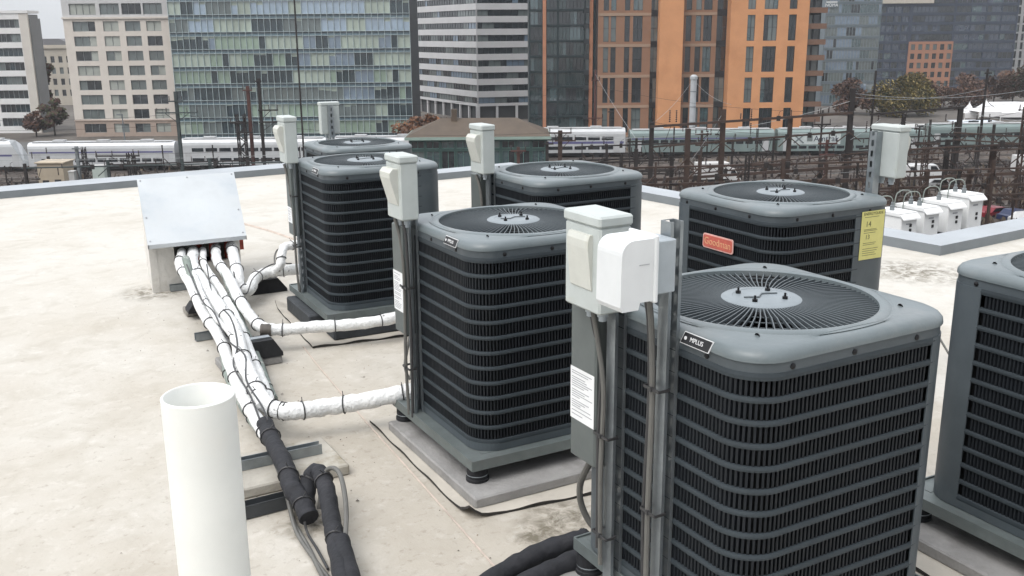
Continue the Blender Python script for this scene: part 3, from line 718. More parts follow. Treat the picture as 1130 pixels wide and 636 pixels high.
pipe('wrapped_pipe', 'white wrapped pipe with a torn sleeve running right behind the middle condenser post', [(1.968,7,0.258),(1.932,6.88,0.257),(1.904,6.76,0.204)]+[(1.821,6.244,0.21),(1.729,5.739,0.19),(1.699,5.424,0.15),(1.699,5.223,0.14),(1.788,5.159,0.13),(1.949,5.112,0.13),(2.114,5.041,0.13),(2.313,4.974,0.14),(2.569,4.986,0.15)], .034, tie=7)
pipe('wrapped_pipe', 'white wrapped pipe with a tight U bend beside the hood', [(2.081,7,0.257),(2.05,6.88,0.256),(2.02,6.74,0.199)]+[(1.915,6.349,0.2),(1.887,6.225,0.13),(1.933,6.181,0.12),(2.036,6.371,0.14),(2.132,6.443,0.15),(2.24,6.415,0.16),(2.375,6.386,0.16)], .039, tie=5)
pipe('wrapped_pipe', 'short white riser pipe entering the condenser near the hood', [(2.167,6.335,0.18),(2.193,6.29,0.23),(2.227,6.333,0.3),(2.268,6.386,0.33),(2.322,6.391,0.335),(2.405,6.415,0.34)], .030, tie=2)
pipe('bare_pipe', 'grey taped pipe twisted along the bundle', [(1.619,6.485,0.32),(1.599,6.23,0.16),(1.537,5.718,0.1),(1.438,5.147,0.09),(1.317,4.634,0.09),(1.259,4.206,0.08),(1.228,3.873,0.08)], .026, WRAPG, tie=4)
pipe('bare_pipe', 'grey taped pipe lying right of the thick white pipe', [(1.826,6.374,0.22),(1.722,5.835,0.14),(1.64,5.356,0.1),(1.552,4.899,0.08),(1.466,4.503,0.07),(1.432,4.318,0.06)], .016, WRAPG, tie=3)
pipe('wrapped_pipe', 'thin white line weaving over the bundle towards the bend', [(1.61,6.276,0.27),(1.539,5.839,0.22),(1.474,5.4,0.21),(1.44,4.965,0.2),(1.333,4.54,0.2),(1.291,4.178,0.18),(1.26,4.016,0.16)], .014, tie=3)
for lab, pts, r, m_ in (('thin dark control wire wound over the white bundle', [(1.595,6.381,0.3),(1.506,5.761,0.22),(1.472,5.386,0.23),(1.388,4.887,0.22),(1.381,4.57,0.22),(1.286,4.261,0.2),(1.25,3.936,0.18),(1.223,3.778,0.14)], .0045, CABLE_D),
    ('second thin dark control wire wound over the white bundle', [(1.704,6.305,0.3),(1.579,5.754,0.21),(1.53,5.276,0.22),(1.406,4.763,0.22),(1.301,4.497,0.2),(1.254,4.119,0.18),(1.218,3.897,0.15)], .0045, CABLE_D),
    ('thin dark wire along the pipe with the U bend', [(1.837,6.168,0.26),(1.815,6.044,0.18),(1.831,5.914,0.17),(1.972,6.187,0.2),(2.184,6.431,0.21),(2.324,6.418,0.2)], .0045, CABLE_D),
    ('grey control cable along the right side of the bundle', [(1.792,6.194,0.2),(1.759,5.855,0.1),(1.657,5.351,0.06),(1.575,4.899,0.05),(1.472,4.472,0.04)], .007, CABLE)):
    b = MB(); b.tube(smooth_path(pts, 6), r, 6); tag(b.build('cable', m_), lab, 'cable', 'loose cables on the roof')
# torn sleeve detail: bare dark stretch and ragged strip
pipe('pipe_joint', 'bare dark copper joint between two white sleeves', [(1.677,5.205,0.135),(1.73,5.176,0.133)], .0375, mat('tarnished joint', (.10,.09,.08), .6, .3, .3, 20), jit=.02, cat='pipe joint', g='joints on the white pipes')
pipe('pipe_joint', 'black taped joint at the bend of the thick white pipe', [(1.336,3.956,0.14),(1.358,3.934,0.139)], .0405, mat('tarred tape', (.05,.05,.048), .7, 0, .5, 30, .4, 40), jit=.08, cat='pipe joint', g='joints on the white pipes')
# black foam lines
pipe('foam_pipe', 'black foam pipe continuing the white bundle and ending in a cut elbow', [(1.232,3.872,0.13),(1.198,3.668,0.12),(1.165,3.442,0.115),(1.13,3.284,0.1),(1.131,3.188,0.08),(1.126,3.109,0.05)], .036, FOAM, tie=3, jit=.015, g='black foam pipes')
pipe('foam_pipe', 'black foam pipe arching up and running to the bottom edge', [(1.16,3.222,0.05),(1.19,3.271,0.1),(1.22,3.285,0.135),(1.233,3.245,0.14),(1.206,3.121,0.12),(1.159,2.972,0.09),(1.113,2.819,0.07),(1.032,2.561,0.06)], .033, FOAM, tie=3, jit=.015, g='black foam pipes')
pipe('foam_pipe', 'cut black foam stub at the bottom edge beside the arching one', [(1.131,2.83,0.09),(1.096,2.691,0.07),(1.033,2.47,0.06)], .031, FOAM, jit=.015, g='black foam pipes')
pipe('foam_pipe', 'upper black foam pipe running into the nearest condenser', [(1.341,2.342,0.05),(1.524,2.391,0.06),(1.676,2.402,0.075),(1.809,2.378,0.085),(1.839,2.376,0.087)], .036, FOAM, jit=.015, g='black foam pipes')
pipe('foam_pipe', 'lower black foam pipe running into the nearest condenser', [(1.453,2.307,0.045),(1.614,2.314,0.055),(1.757,2.309,0.07),(1.927,2.28,0.09)], .034, FOAM, jit=.015, g='black foam pipes')
for lab, pts, r in (('grey cable looping up from the black foam pipes', [(1.19,3.173,0.04),(1.222,3.203,0.13),(1.245,3.208,0.17),(1.258,3.167,0.19),(1.25,3.09,0.19),(1.216,2.976,0.16),(1.187,2.908,0.11),(1.135,2.811,0.07)], .009),
    ('grey cable following the left of the pipe bundle to the bottom edge', [(1.465,5.407,0.08),(1.388,4.922,0.08),(1.312,4.56,0.08),(1.258,4.156,0.07),(1.215,3.858,0.08),(1.165,3.562,0.08),(1.124,3.335,0.05),(1.073,3.113,0.02),(1.056,2.924,0.014),(1.046,2.671,0.014)], .008),
    ('second grey cable beside the black foam pipe', [(1.173,3.506,0.06),(1.126,3.322,0.04),(1.093,3.185,0.015),(1.068,2.977,0.013),(1.044,2.82,0.013),(1.021,2.658,0.013)], .009),
    ('thin dark wire lying under the black foam elbow', [(1.102,3.092,0.05),(1.102,3.064,0.012),(1.091,2.953,0.01),(1.071,2.808,0.01)], .005),
    ('thin grey wire with a loop by the riser pipe', [(2.172,6.327,0.2),(2.205,6.425,0.26),(2.242,6.463,0.3),(2.252,6.381,0.32)], .006),
    ('thin cable running behind the right-hand condenser', [(4.74,3.001,0.12),(4.702,2.903,0.05),(4.68,2.842,0.02)], .006)):
    b = MB(); b.tube(smooth_path(pts, 6), r, 8); tag(b.build('cable', CABLE if r > .0055 else CABLE_D), lab, 'cable', 'loose cables on the roof')
# supports under the pipes
def slab(name, lab, c, L, W, z0, z1, rz, m, cat, g=None, bev=.006):
    b = MB(); b.bevbox(-L/2, L/2, -W/2, W/2, z0, z1, bev); o = b.build(name, m); o.location = (c[0], c[1], 0); o.rotation_euler = (0, 0, math.radians(rz)); return tag(o, lab, cat, g)
def rubber_stand(lab, c, rz, L=.24, h=.11):
    t = thing('rubber_stand', lab, 'pipe support', (c[0], c[1], c[2]), math.radians(rz), 'black pipe supports'); b = MB()
    Tm = Matrix(((1, 0, 0, 0), (0, 0, 1, 0), (0, 1, 0, 0), (0, 0, 0, 1)))
    b.prism([(-L/2, 0), (L/2, 0), (L/2, .02), (L*.28, h), (-L*.28, h), (-L/2, .02)], -.055, .055, 0, Tm); b.build('block', G_DARK, t)
    b = MB(); b.box(-L*.24, L*.24, -.02, .02, h, h+.008); b.build('channel', GALV, t)
sl_c = (Vector((0.987,3.76,0.05))+Vector((1.392,3.445,0.05)))/2
slab('paver', 'large pale stained paver under the black foam pipe', (1.199,3.641,-0), .50, .34, .001, .045, -3, CONC_L, 'paver', 'pavers under the pipes')
slab('paver', 'grey block paver under the white bundle, above the big pale one', (1.548,5.055,0), .33, .16, .001, .045, -4, CONC, 'paver', 'pavers under the pipes')
slab('paver', 'small grey block paver under the bundle near the hood', (1.603,6.232,-0), .17, .13, .001, .045, -4, WOOD, 'paver', 'pavers under the pipes')
def channel(lab, a, c, z, w=.041, m=GALV):
    b = MB(); a = Vector((a[0], a[1], z)); c = Vector((c[0], c[1], z)); d = (c-a).normalized(); x = d.cross(Vector((0, 0, 1))); h = Vector((0, 0, w))
    b.beam(a+Vector((0, 0, .0015)), c+Vector((0, 0, .0015)), w, .003)
    for s in (-1, 1): b.beam(a+x*(s*(w/2-.00125))+h*.5+Vector((0, 0, .003)), c+x*(s*(w/2-.00125))+h*.5+Vector((0, 0, .003)), .0025, w)
    o = b.build('strut_channel', m); return tag(o, lab, 'strut channel', 'channels under the pipes')
channel('steel channel lying on the big pale paver', (0.952,3.671,0.046), (1.389,3.639,0.046), .0465)
channel('dark steel channel on the roof before the big pale paver', (0.873,3.341,0), (1.17,3.332,0), .004, .05, mat('dark painted channel', (.05,.055,.06), .6, .2, .2, 10))
channel('short steel channel on the roof left of the bundle', (1.419,5.636,0), (1.67,5.637,0), .004)
channel('short steel channel on the roof before the hood curb', (1.596,6.906,0), (1.806,6.882,0), .004)
rubber_stand('black rubber pipe support beside the U bend', (2.159,6.514,0), -4, .27, .10)
rubber_stand('black rubber pipe support standing on the grey block paver', (1.607,5.022,0.046), -4, .22, .10)
rubber_stand('small black rubber pipe support near the hood', (1.579,6.134,0.046), -4, .14, .06)
# ------------------------------------------------------------------ white vent pipe in the foreground
pc = Vector((0.587,2.36,0.885)); b = MB(); ro, ri = .0905, .0825
b.lathe([(ro, 0), (ro, pc.z-.003), (ro-.003, pc.z), (ri+.002, pc.z), (ri, pc.z-.003), (ri, pc.z-.5)], (pc.x, pc.y, 0), 64)
b.lathe([(ri, pc.z-.5), (1e-4, pc.z-.5)], (pc.x, pc.y, 0), 64); b.lathe([(ro+.05, .001), (ro+.045, .006), (ro+.01, .012), (ro+.004, .10), (ro, .102)], (pc.x, pc.y, 0), 40)
tag(b.build('vent_pipe', PVC), 'open white plastic vent pipe standing in the left foreground', 'vent pipe')
# ================================================================== the rail yard and the city beyond
b = MB(); b.quad((-4000, -4000, GZ), (4000, -4000, GZ), (4000, 4000, GZ), (-4000, 4000, GZ))
tag(b.build('ground', mat('cinder and gravel yard ground', (.072, .062, .054), .95, 0, .3, .25, .3, 3, (.12, .107, .093), .45, .65, .05)), kind='structure')
def L2W(mb):           # turns (lateral, depth, z) points into world points
    mb.v = [tuple(H(*v)) for v in mb.v]; return mb
BALLAST = mat('brown track ballast', (.09, .074, .064), .95, 0, .3, .9, .4, 6, (.05, .042, .037), .45, .6, .3)
RAIL = mat('steel rail', (.16, .14, .13), .45, .5, .2, 2)
TIE = mat('grey sleepers', (.075, .066, .058), .9, 0, .3, 1)
for d in (88, 94, 101, 108, 116, 123, 130, 137, 143, 149, 155, 162, 168, 175, 182):
    b = MB(); z = GZ; x0, x1 = -170, 170
    b.add([(x0, d-2, z+.02), (x1, d-2, z+.02), (x1, d-1.4, z+.3), (x0, d-1.4, z+.3), (x0, d+1.4, z+.3), (x1, d+1.4, z+.3), (x1, d+2, z+.02), (x0, d+2, z+.02)], [(0, 1, 2, 3), (3, 2, 5, 4), (4, 5, 6, 7)])
    for s in (-.72, .72): b.box(x0, x1, d+s-.05, d+s+.05, z+.30, z+.48, 1)
    x = x0
    while x < x1: b.box(x, x+.3, d-1.25, d+1.25, z+.30, z+.36, 2); x += 1.1
    tag(L2W(b).build('railway_track', [BALLAST, RAIL, TIE]), kind='structure')
b = MB(); z = GZ+.03
for (l0, l1, d0, d1) in ((-175, 175, 190, 214), (40, 130, 60, 84)): b.add([(l0, d0, z), (l1, d0, z), (l1, d1, z), (l0, d1, z)], [(0, 1, 2, 3)])
tag(L2W(b).build('service_road', mat('grey asphalt', (.09, .09, .088), .9, 0, .2, .3)), kind='structure')

# ---- facades
GL_D = glass('dark window glass', (.018, .023, .028)); GL_M = glass('grey glass with painted reflection', (.13, .155, .155)); GL_B = glass('window with pale blinds', (.34, .36, .33), .3, 1.6)  # grey pane colour raised to paint in the reflected surroundings
GL_SK = glass('glass with painted sky reflection', (.29, .39, .50), .04, 3.2); GL_D2 = glass('smoky window glass', (.024, .042, .052)); GL_BL2 = glass('deep blue tower glass', (.035, .05, .08), .06, 2.3); GL_T = glass('teal window glass', (.05, .09, .10), .06, 2.6); GL_Y = glass('greenish blinds behind glass', (.25, .33, .26), .2, 2.2); GL_BL = glass('blue grey glass with painted reflection', (.15, .21, .28), .05, 2.8)  # sky blue and blue grey tones paint the reflected sky into the panes
FRAME_G = mat('grey window frame', (.22, .235, .24), .5, .2, .1, 1); FRAME_D = mat('dark window frame', (.035, .04, .045), .5, .2, .1, 1); FRAME_P = mat('pale mullion', (.46, .54, .55), .45, .2, .08, 1)
CORE = mat('dark building core', (.05, .052, .055), .9)
def bld(label, l, d, phi=0., cat='building', group=None, name='city_building'):
    p = H(l, d, GZ); return thing(name, label, cat, p, -YAW+math.radians(phi), group)
def facade(wall, root, cols, rows, X0, X1, Z0, Z1, dep=.3, gm=(GL_D, GL_M), wt=(1, 1), frame=FRAME_G, pane=1.5, mi=0, bar=.09, name='window', y=0., T=None, split=None):
    """wall built round real openings; every opening gets a window of panes and bars set back by dep"""
    zc = Z0
    for (za, zb) in rows+[(Z1, Z1)]:
        if za > zc: wall.box(X0, X1, y, y+dep+.1, zc, za, mi, T)
        if zb > za:
            xc = X0
            for (xa, xb) in cols+[(X1, X1)]:
                if xa > xc: wall.box(xc, xa, y, y+dep+.1, za, zb, mi, T)
                xc = xb
        zc = zb
    for (za, zb) in rows:
        for (xa, xb) in cols:
            q = MB(); n = max(1, round((xb-xa)/pane)); st = (xb-xa)/n; yy = y+dep; hh = [(za, zb)] if not split else [(za, za+(zb-za)*split), (za+(zb-za)*split, zb)]
            run = 0; mi2 = 0
            for i in range(n):
                if run <= 0: mi2 = R.choices(range(len(gm)), wt)[0]; run = R.randint(1, 3)
                run -= 1
                for (z0, z1) in hh:
                    p = [(xa+i*st, yy, z0), (xa+(i+1)*st, yy, z0), (xa+(i+1)*st, yy+R.uniform(-.012, .012), z1), (xa+i*st, yy+R.uniform(-.012, .012), z1)]
                    if T: p = [T @ Vector(v) for v in p]
                    q.quad(*p, mi2)
            k = len(gm)
            for i in range(n+1): q.box(xa+i*st-bar/2, xa+i*st+bar/2, yy-.10, yy-.015, za, zb, k, T)
            for zz in [za+bar/2, zb-bar/2]+([za+(zb-za)*split] if split else []): q.box(xa, xb, yy-.09, yy-.016, zz-bar/2, zz+bar/2, k, T)
            q.build(name, list(gm)+[frame], root)

# 1 white office block at the far left
W1 = mat('white precast spandrel', (.68, .68, .68), .7, 0, .06, .3); W1B = mat('beige precast pier', (.55, .52, .48), .8, 0, .07, .3); W1S = mat('grey concrete side wall', (.20, .205, .21), .85, 0, .10, .2)
p = (-112.174,235,-21.435); t = bld('white office block with dark ribbon windows at the left edge', p[0]-38, 235, 0)
b = MB(); Hh = 27.6; rows = [(1.6+3.24*k, 1.6+3.24*k+1.95) for k in range(8)]
facade(b, t, [(0, 28.3), (28.9, 35.9)], rows, 0, 36.0, 0, Hh, .35, (GL_D, GL_D2, GL_M), (4, 2, 1), FRAME_G, 1.15)
b.box(36.0, 38, 0, .5, 0, Hh, 1); b.box(37.99, 38.35, .5, 5.5, 0, Hh-1.2, 2); b.box(0, 37.9, .5, 5.4, 0, Hh-.3, 2)
b.build('wall', [W1, W1B, W1S], t); b = MB(); b.box(-.2, 38.2, -.2, 5.6, Hh, Hh+.6, 0); b.box(10, 25, 2, 7, Hh+.6, Hh+2.4, 0); b.build('roof', W1, t)
# 2 far beige block in the gap
p = (-158.038,330,-27.787); t = bld('far pale stone block seen in the gap behind the red tree', p[0], 330)
b = MB(); rows = [(3+3.6*k, 5.1+3.6*k) for k in range(4)]; cols = [(1.2+2.6*k, 2.5+2.6*k) for k in range(5)]
facade(b, t, cols, rows, 0, 14, 0, 19.5, .3, (GL_M, GL_D), (1, 2), FRAME_G, .9); b.box(0, 14, .5, 12, 0, 19.5); b.box(-.4, 14.4, -.5, .4, 18.4, 19.1); b.build('wall', mat('far beige stone', (.42, .385, .33), .85, 0, .08, .2), t)
b = MB(); b.prism([(-.3, 19.5), (14.3, 19.5), (10, 21.5), (4, 21.5)], 0, 11, 0, Matrix(((1, 0, 0, 0), (0, 0, 1, 0), (0, 1, 0, 0), (0, 0, 0, 1)))); b.build('roof', mat('grey slate roof', (.16, .16, .17), .8), t)
# 3 beige apartment block
STONE = mat('pale pink beige cast stone', (.60, .555, .505), .8, 0, .05, .4, .1, 3, (.56, .51, .465), .5, .7, .15); STONE_D = mat('brown stone base', (.36, .285, .24), .85, 0, .07, .4); STONE_L = mat('pale grey upper panel', (.50, .50, .50), .7, 0, .05, .4)
p = (-99.558,225,-20.926); q_ = (-75.759,225,-21.119); Wd = q_[0]-p[0]; t = bld('pale beige apartment block with paired windows over a brown base', p[0], 225)
b = MB(); cf = [(.085, .295), (.37, .515), (.575, .72), (.775, .915)]; cols = [(a*Wd, c*Wd) for a, c in cf]
facade(b, t, cols, [(.9, 2.9)], 0, Wd, 0, 3.65, .3, (GL_D, GL_M, GL_B), (2, 2, 1), FRAME_G, 1.5, 1)
facade(b, t, cols, [(4.0+3.22*k, 6.15+3.22*k) for k in range(7)], 0, Wd, 3.65, 26.3, .3, (GL_D, GL_M, GL_B), (2, 4, 3), FRAME_G, 1.6, 0)
facade(b, t, [(a-.4, c+.5) for a, c in cols], [(26.9+3.3*k, 29.3+3.3*k) for k in range(4)], .0, Wd, 26.3, 41, .35, (GL_M, GL_B, GL_D), (3, 3, 1), FRAME_G, 1.5, 2)
b.box(-.15, Wd+.15, -.3, 0, 26.0, 26.4, 0); b.box(-.1, Wd+.1, -.15, 0, 3.5, 3.75, 1); b.box(0, Wd, .45, 18, 0, 41, 0)
b.build('wall', [STONE, STONE_D, STONE_L], t); b = MB(); b.box(-.2, Wd+.2, -.2, 18.2, 41, 41.5); b.build('roof', STONE_L, t)
# 4 long glass building
SPAN = glass('blue grey spandrel glass', (.10, .155, .185), .15, 2.0); SLAB = mat('dark slab edge', (.05, .065, .075), .5, .2, .1, .5)
GL_Y2 = glass('pale grey green blinds behind glass', (.36, .42, .36), .2, 2.2)
p = (-74.004,219,-20.105); q_ = (-21.794,219,-20.53); Wd = q_[0]-p[0]; t = bld('long green glass office building with thin pale mullions', p[0], 219)
b = MB(); rows = [(1.0+3.66*k, 1.0+3.66*k+2.75) for k in range(11)]; Hh = 41
zc = 0
for (za, zb) in rows+[(Hh, Hh)]:
    b.box(0, Wd, .1, .5, zc, za, 0); b.box(0, Wd, -.02, .099, za-.34, za-.06, 3); b.box(0, Wd, -.08, .098, za-.05, za+.03, 1)
    if zc > .1: b.box(0, Wd, -.06, .098, zc-.02, zc+.05, 1)
    zc = zb
b.box(0, Wd, .5, 20, 0, Hh-.2, 2); b.build('spandrel', [SPAN, FRAME_P, CORE, SLAB], t)
for k, (za, zb) in enumerate(rows):
    q = MB(); n = 38; st = Wd/n; run = 0; mi2 = 0
    wt = [(2, 2, 6, 1, 5), (3, 3, 4, 1, 4), (7, 3, 1, 2, 1), (3, 3, 5, 1, 4), (5, 2, 4, 1, 4), (7, 2, 1, 3, 1), (2, 2, 1, 8, 2)][min(k, 6)]
    for i in range(n):
        if run <= 0: mi2 = R.choices(range(5), wt)[0]; run = R.choice((1, 2, 2, 3, 4, 6))
        run -= 1
        z1b = zb if R.random() > .3 or mi2 in (2, 4) else zb-R.uniform(.3, 1.0)
        tl = R.uniform(-.010, .010)
        q.quad((i*st, .3+tl, za), ((i+1)*st, .3-tl, za), ((i+1)*st, .3-tl, z1b), (i*st, .3+tl, z1b), mi2)
        if z1b < zb: q.quad((i*st, .3+tl, z1b), ((i+1)*st, .3-tl, z1b), ((i+1)*st, .3-tl, zb), (i*st, .3+tl, zb), 4)
    q.build('window_band', [GL_D2, GL_M, GL_Y, GL_SK if k >= 6 else GL_BL, GL_Y2], t)  # topmost floors take the painted sky reflection
b = MB()
for i in range(39): b.box(i*Wd/38-.035, i*Wd/38+.035, -.03, .29, .1, Hh, 0)
b.build('mullions', FRAME_P, t); b = MB(); b.box(-.1, Wd+.1, -.1, 20, Hh, Hh+.6); b.build('roof', FRAME_P, t)
# 5 office with white bands, a blunt corner towards the viewer
BAND = mat('white office band', (.50, .50, .51), .6, 0, .05, .3)
c = Vector((-8.65,258,-19.452)); lf = Vector((-31.859,300,-22.728)); rt_ = Vector((6.885,262,-19.908))
t = bld('office block with white bands and dark ribbon windows, corner turned to the viewer', c.x, c.y)
b = MB()
for (e, nm) in ((lf, 'l'), (rt_, 'r')):
    v = Vector((e.x-c.x, e.y-c.y, 0)); Ln = v.length; v.normalize()
    if nm == 'l': T = frame_T((e.x-c.x, e.y-c.y, 0), (-v.x, -v.y, 0), (0, 0, 1)) @ Matrix(((1, 0, 0, 0), (0, 0, 1, 0), (0, -1, 0, 0), (0, 0, 0, 1)))
    else: T = frame_T((0, 0, 0), (v.x, v.y, 0), (0, 0, 1)) @ Matrix(((1, 0, 0, 0), (0, 0, 1, 0), (0, -1, 0, 0), (0, 0, 0, 1)))
    facade(b, t, [(.0, Ln-.02)], [(4.4+3.15*k, 6.0+3.15*k) for k in range(12)], .01, Ln, 3.7, 43, .3, (GL_D, GL_M, GL_BL), (4, 2, 1), FRAME_D, 1.6, 0, .07, 'window_band', 0, T)
    b.box(.3, Ln-.1, .8, 1.0, 0, 3.7, 1, T); n = int(Ln/5)
    for i in range(n+1): b.box(i*Ln/n-.3, i*Ln/n+.3, .05, .6, 0, 3.7, 0, T)
    b.box(.5, Ln-.5, .55, 12, 3.8, 42.5, 1, T)
b.build('wall', [BAND, CORE], t)
# 6 dark glass tower
p = (4.191,222,-19.015); q_ = (19.148,222,-19.137); Wd = q_[0]-p[0]; t = bld('dark teal glass apartment tower with narrow orange piers', p[0], 222)
OR_P = mat('orange terracotta pier', (.42, .19, .11), .8, 0, .1, .5)
b = MB(); rows = [(.8+3.3*k, 3.7+3.3*k) for k in range(13)]
facade(b, t, [(.3, 2.9), (3.9, 6.2), (6.6, 12.2), (12.5, Wd-.6)], rows, 0, Wd, 0, 44, .25, (GL_D, glass('dark teal tower glass', (.018, .038, .042), .06, 2.2), GL_T), (5, 8, 1), FRAME_D, .85, 0, .08)
b.box(0, Wd, .4, 16, 0, 43.8, 0); b.build('wall', mat('dark teal metal panel', (.022, .036, .040), .4, .2, .15, .5), t)
for x in (3.05, Wd-1.6): b = MB(); b.box(x, x+.75, -.35, -.002, 0, 44); b.build('orange_pier', OR_P, t)
b = MB()
for k in range(12): b.box(Wd-2.9, Wd-1.7, -1.0, -.003, 3.2+3.3*k, 3.4+3.3*k); b.box(Wd-2.9, Wd-1.7, -1.0, -.95, 3.4+3.3*k, 4.3+3.3*k)
b.build('balconies', FRAME_D, t)['kind'] = 'stuff'
# 7 orange and brown apartment complex
ORANGE = mat('orange brick', (.56, .27, .13), .85, 0, .06, .35, .1, 2, (.50, .235, .11), .5, .7, .2); BROWN = mat('brown brick', (.245, .135, .085), .85, 0, .07, .35, .1, 2); BROWN_L = mat('pale brown floor band', (.31, .215, .155), .85, 0, .05, .4)
D7 = 214
xs = [(18.87,214,-19.563)[0], (30.146,214,-19.655)[0], (31.729,214,-19.668)[0], (36.676,214,-19.708)[0], (44.196,214,-19.769)[0], (46.571,214,-19.788)[0], (63,214,-19.922)[0], (66.168,214,-19.948)[0]]
t = bld('orange and brown brick apartment complex with tall paired windows', xs[0], D7); X = [x-xs[0] for x in xs]
b = MB(); f2 = [(.9+6.45*k, 6.2+6.45*k) for k in range(7)]
def wing(xa, xb, cf, mi, dep, yy=0., gm=(GL_D, GL_M, GL_T), rows=f2, Z1=46):
    w2 = xb-xa; facade(b, t, [(xa+a*w2, xa+c2*w2) for a, c2 in cf], rows, xa, xb, 0, Z1, dep, gm, (6, 2, 1), FRAME_D, .95, mi, .08, 'window', yy, None, .52)
wing(X[0], X[1], [(.10, .20), (.24, .34), (.50, .60), (.66, .84)], 0, .35, 1.2)
wing(X[1], X[2], [(.0, .99)], 3, .2, 2.2)
b.box(X[2], X[3], -1.2, 6, 0, 46, 1)
wing(X[3], X[4], [(.12, .28), (.40, .56), (.62, .86)], 0, .35, 1.2)
wing(X[4], X[5], [(.0, .99)], 3, .2, 2.4)
wing(X[5], X[6], [(.215, .315), (.425, .60), (.745, .845)], 1, .4, -1.5)
b.box(X[5], X[6], -1.0, 14, 0, 46, 1); b.box(X[0], X[5], 2.75, 14, 0, 45.8, 3)
wing(X[6], X[7], [(.05, .45), (.55, .95)], 3, .2, .5)
b.box(X[6], X[7], .85, 12, 0, 45.5, 3)
for k in range(8):
    for (xa, xb) in ((X[0], X[1]), (X[3], X[4])): b.box(xa, xb, 1.12, 1.198, 6.25+6.45*k-6.45, 6.85+6.45*k-6.45, 2)
b.build('wall', [BROWN, ORANGE, BROWN_L, mat('dark metal panel', (.03, .034, .04), .4, .2, .15, .5)], t)
for k in range(13): b = MB(); b.box(X[6]+.1, X[7]+.9, -.9, .49, 3.1+3.25*k, 3.3+3.25*k); b.box(X[6]+.1, X[7]+.9, -.9, -.85, 3.3+3.25*k, 4.2+3.25*k); b.build('balcony', mat('brown balcony', (.16, .09, .06), .7), t)
# 8 grey glass block behind it, with a white sign at the top
p = (93.909,300,-21.568); q_ = (110.464,300,-21.702); Wd = q_[0]-p[0]; t = bld('blue grey glass block with a small white sign near its top', p[0], 300)
b = MB(); facade(b, t, [(.1, Wd-.1)], [(.6+3.3*k, 3.3+3.3*k) for k in range(15)], 0, Wd, 0, 51, .12, (GL_BL, GL_M, GL_D, GL_T), (5, 4, 2, 2), mat('grey fin', (.16, .185, .20), .5, .2, .1, 1), .9, 0, .16, 'window_band'); b.box(0, Wd, .3, 18, 0, 50.8)
b.build('wall', mat('blue grey metal panel', (.12, .15, .17), .45, .2, .1, .4), t)
sg = MB(); sx, sz = (93.582,300,8.885)[0]-p[0], (93.582,300,8.885)[2]-GZ
sg.box(sx, sx+3.6, -.2, -.02, sz-.9, sz+.9); so_ = sg.build('sign', mat('grey sign panel', (.14, .17, .19), .5), t)
text_mesh('lettering', 'NOMA', 1.25, WHITE, so_, Matrix.Translation((sx+1.8, -.22, sz-.25)) @ Matrix.Rotation(PI/2, 4, 'X'), .02)
sg = MB(); sg.box(sx+.1, sx+3.4, -.26, -.21, sz+.5, sz+.78); sg.build('sign_bar', WHITE, so_)
# 9 blue glass tower with a brown brick panel
p = (138.777,380,-22.8); q_ = (191.386,380,-23.225); Wd = q_[0]-p[0]; t = bld('dark blue glass tower with an orange brown brick panel in its middle', p[0], 380)
b = MB(); rows = [(1.0+3.4*k, 3.4+3.4*k) for k in range(15)]; u0 = (151.228,380,-11.025)[0]-p[0]; u1 = (167.814,380,-11.158)[0]-p[0]; zt = (158.707,380,-3.052)[2]-GZ; z_top = (157.24,380,11.46)[2]-GZ
facade(b, t, [(.4+(u0-.8)*i/4, (u0-.8)*(i+1)/4) for i in range(4)], rows, 0, u0-.1, 0, 52, .3, (GL_BL2, GL_D, GL_T), (4, 4, 1), mat('dark blue frame', (.08,.095,.12), .5), 1.6, 0, .1, 'window')
facade(b, t, [(u1+.3+(Wd-u1-.5)*i/4, u1+(Wd-u1-.5)*(i+1)/4) for i in range(4)], rows, u1+.1, Wd, 0, 52, .3, (GL_BL2, GL_D, GL_T), (4, 3, 2), mat('dark blue frame', (.08,.095,.12), .5), 1.6, 0, .1, 'window')
facade(b, t, [(u0+.6, u1-.6)], [r for r in rows if r[0] > zt], u0-.1, u1+.1, zt, 52, .3, (GL_BL2, GL_D), (2, 3), FRAME_D, 1.6, 0, .1, 'window_band')
n = 6; st = (u1-u0)/n
facade(b, t, [(u0+i*st+.75, u0+(i+1)*st-.45) for i in range(n)], [(1.0+3.4*k, 3.1+3.4*k) for k in range(15) if 3.6+3.4*k < zt], u0-.099, u1+.099, 0, zt-.01, .3, (GL_D, GL_M), (3, 2), FRAME_D, 1.0, 1, .1, 'window', -.4)
b.box(0, Wd, .5, 22, 0, 51.8, 0); b.build('wall', [mat('dark blue panel', (.05, .062, .09), .5, .2, .1, .3), mat('orange brown brick', (.33, .165, .105), .85, 0, .08, .3)], t)
b = MB(); b.box((137.198,380,11.291)[0]-p[0], (158.974,380,11.12)[0]-p[0], -.6, 3, (145.394,380,10.9)[2]-GZ, (145.243,380,12.532)[2]-GZ); b.build('cornice', mat('pale beige cornice', (.46, .42, .36), .7), t)
# 10 striped tower at the right edge
p = (197.941,400,-22.713); t = bld('tower with white vertical stripes at the right edge', p[0], 400)
b = MB(); facade(b, t, [(1.1+2.3*i, 2.2+2.3*i) for i in range(7)], [(.5+3.4*k, 3.2+3.4*k) for k in range(16)], 0, 17, 0, 56, .5, (GL_D, GL_M), (3, 1), FRAME_D, 1.1, 0, .08); b.box(0, 17, .7, 20, 0, 55.8, 1)
b.build('wall', [mat('white concrete fin', (.40, .40, .40), .7, 0, .06, .3), CORE], t)
# far low blocks closing the street views
for lab, u0, u1, vt, dd, m in (('low tan warehouse far behind the tents', 1, 2, 0, 0, 0),):
    pass
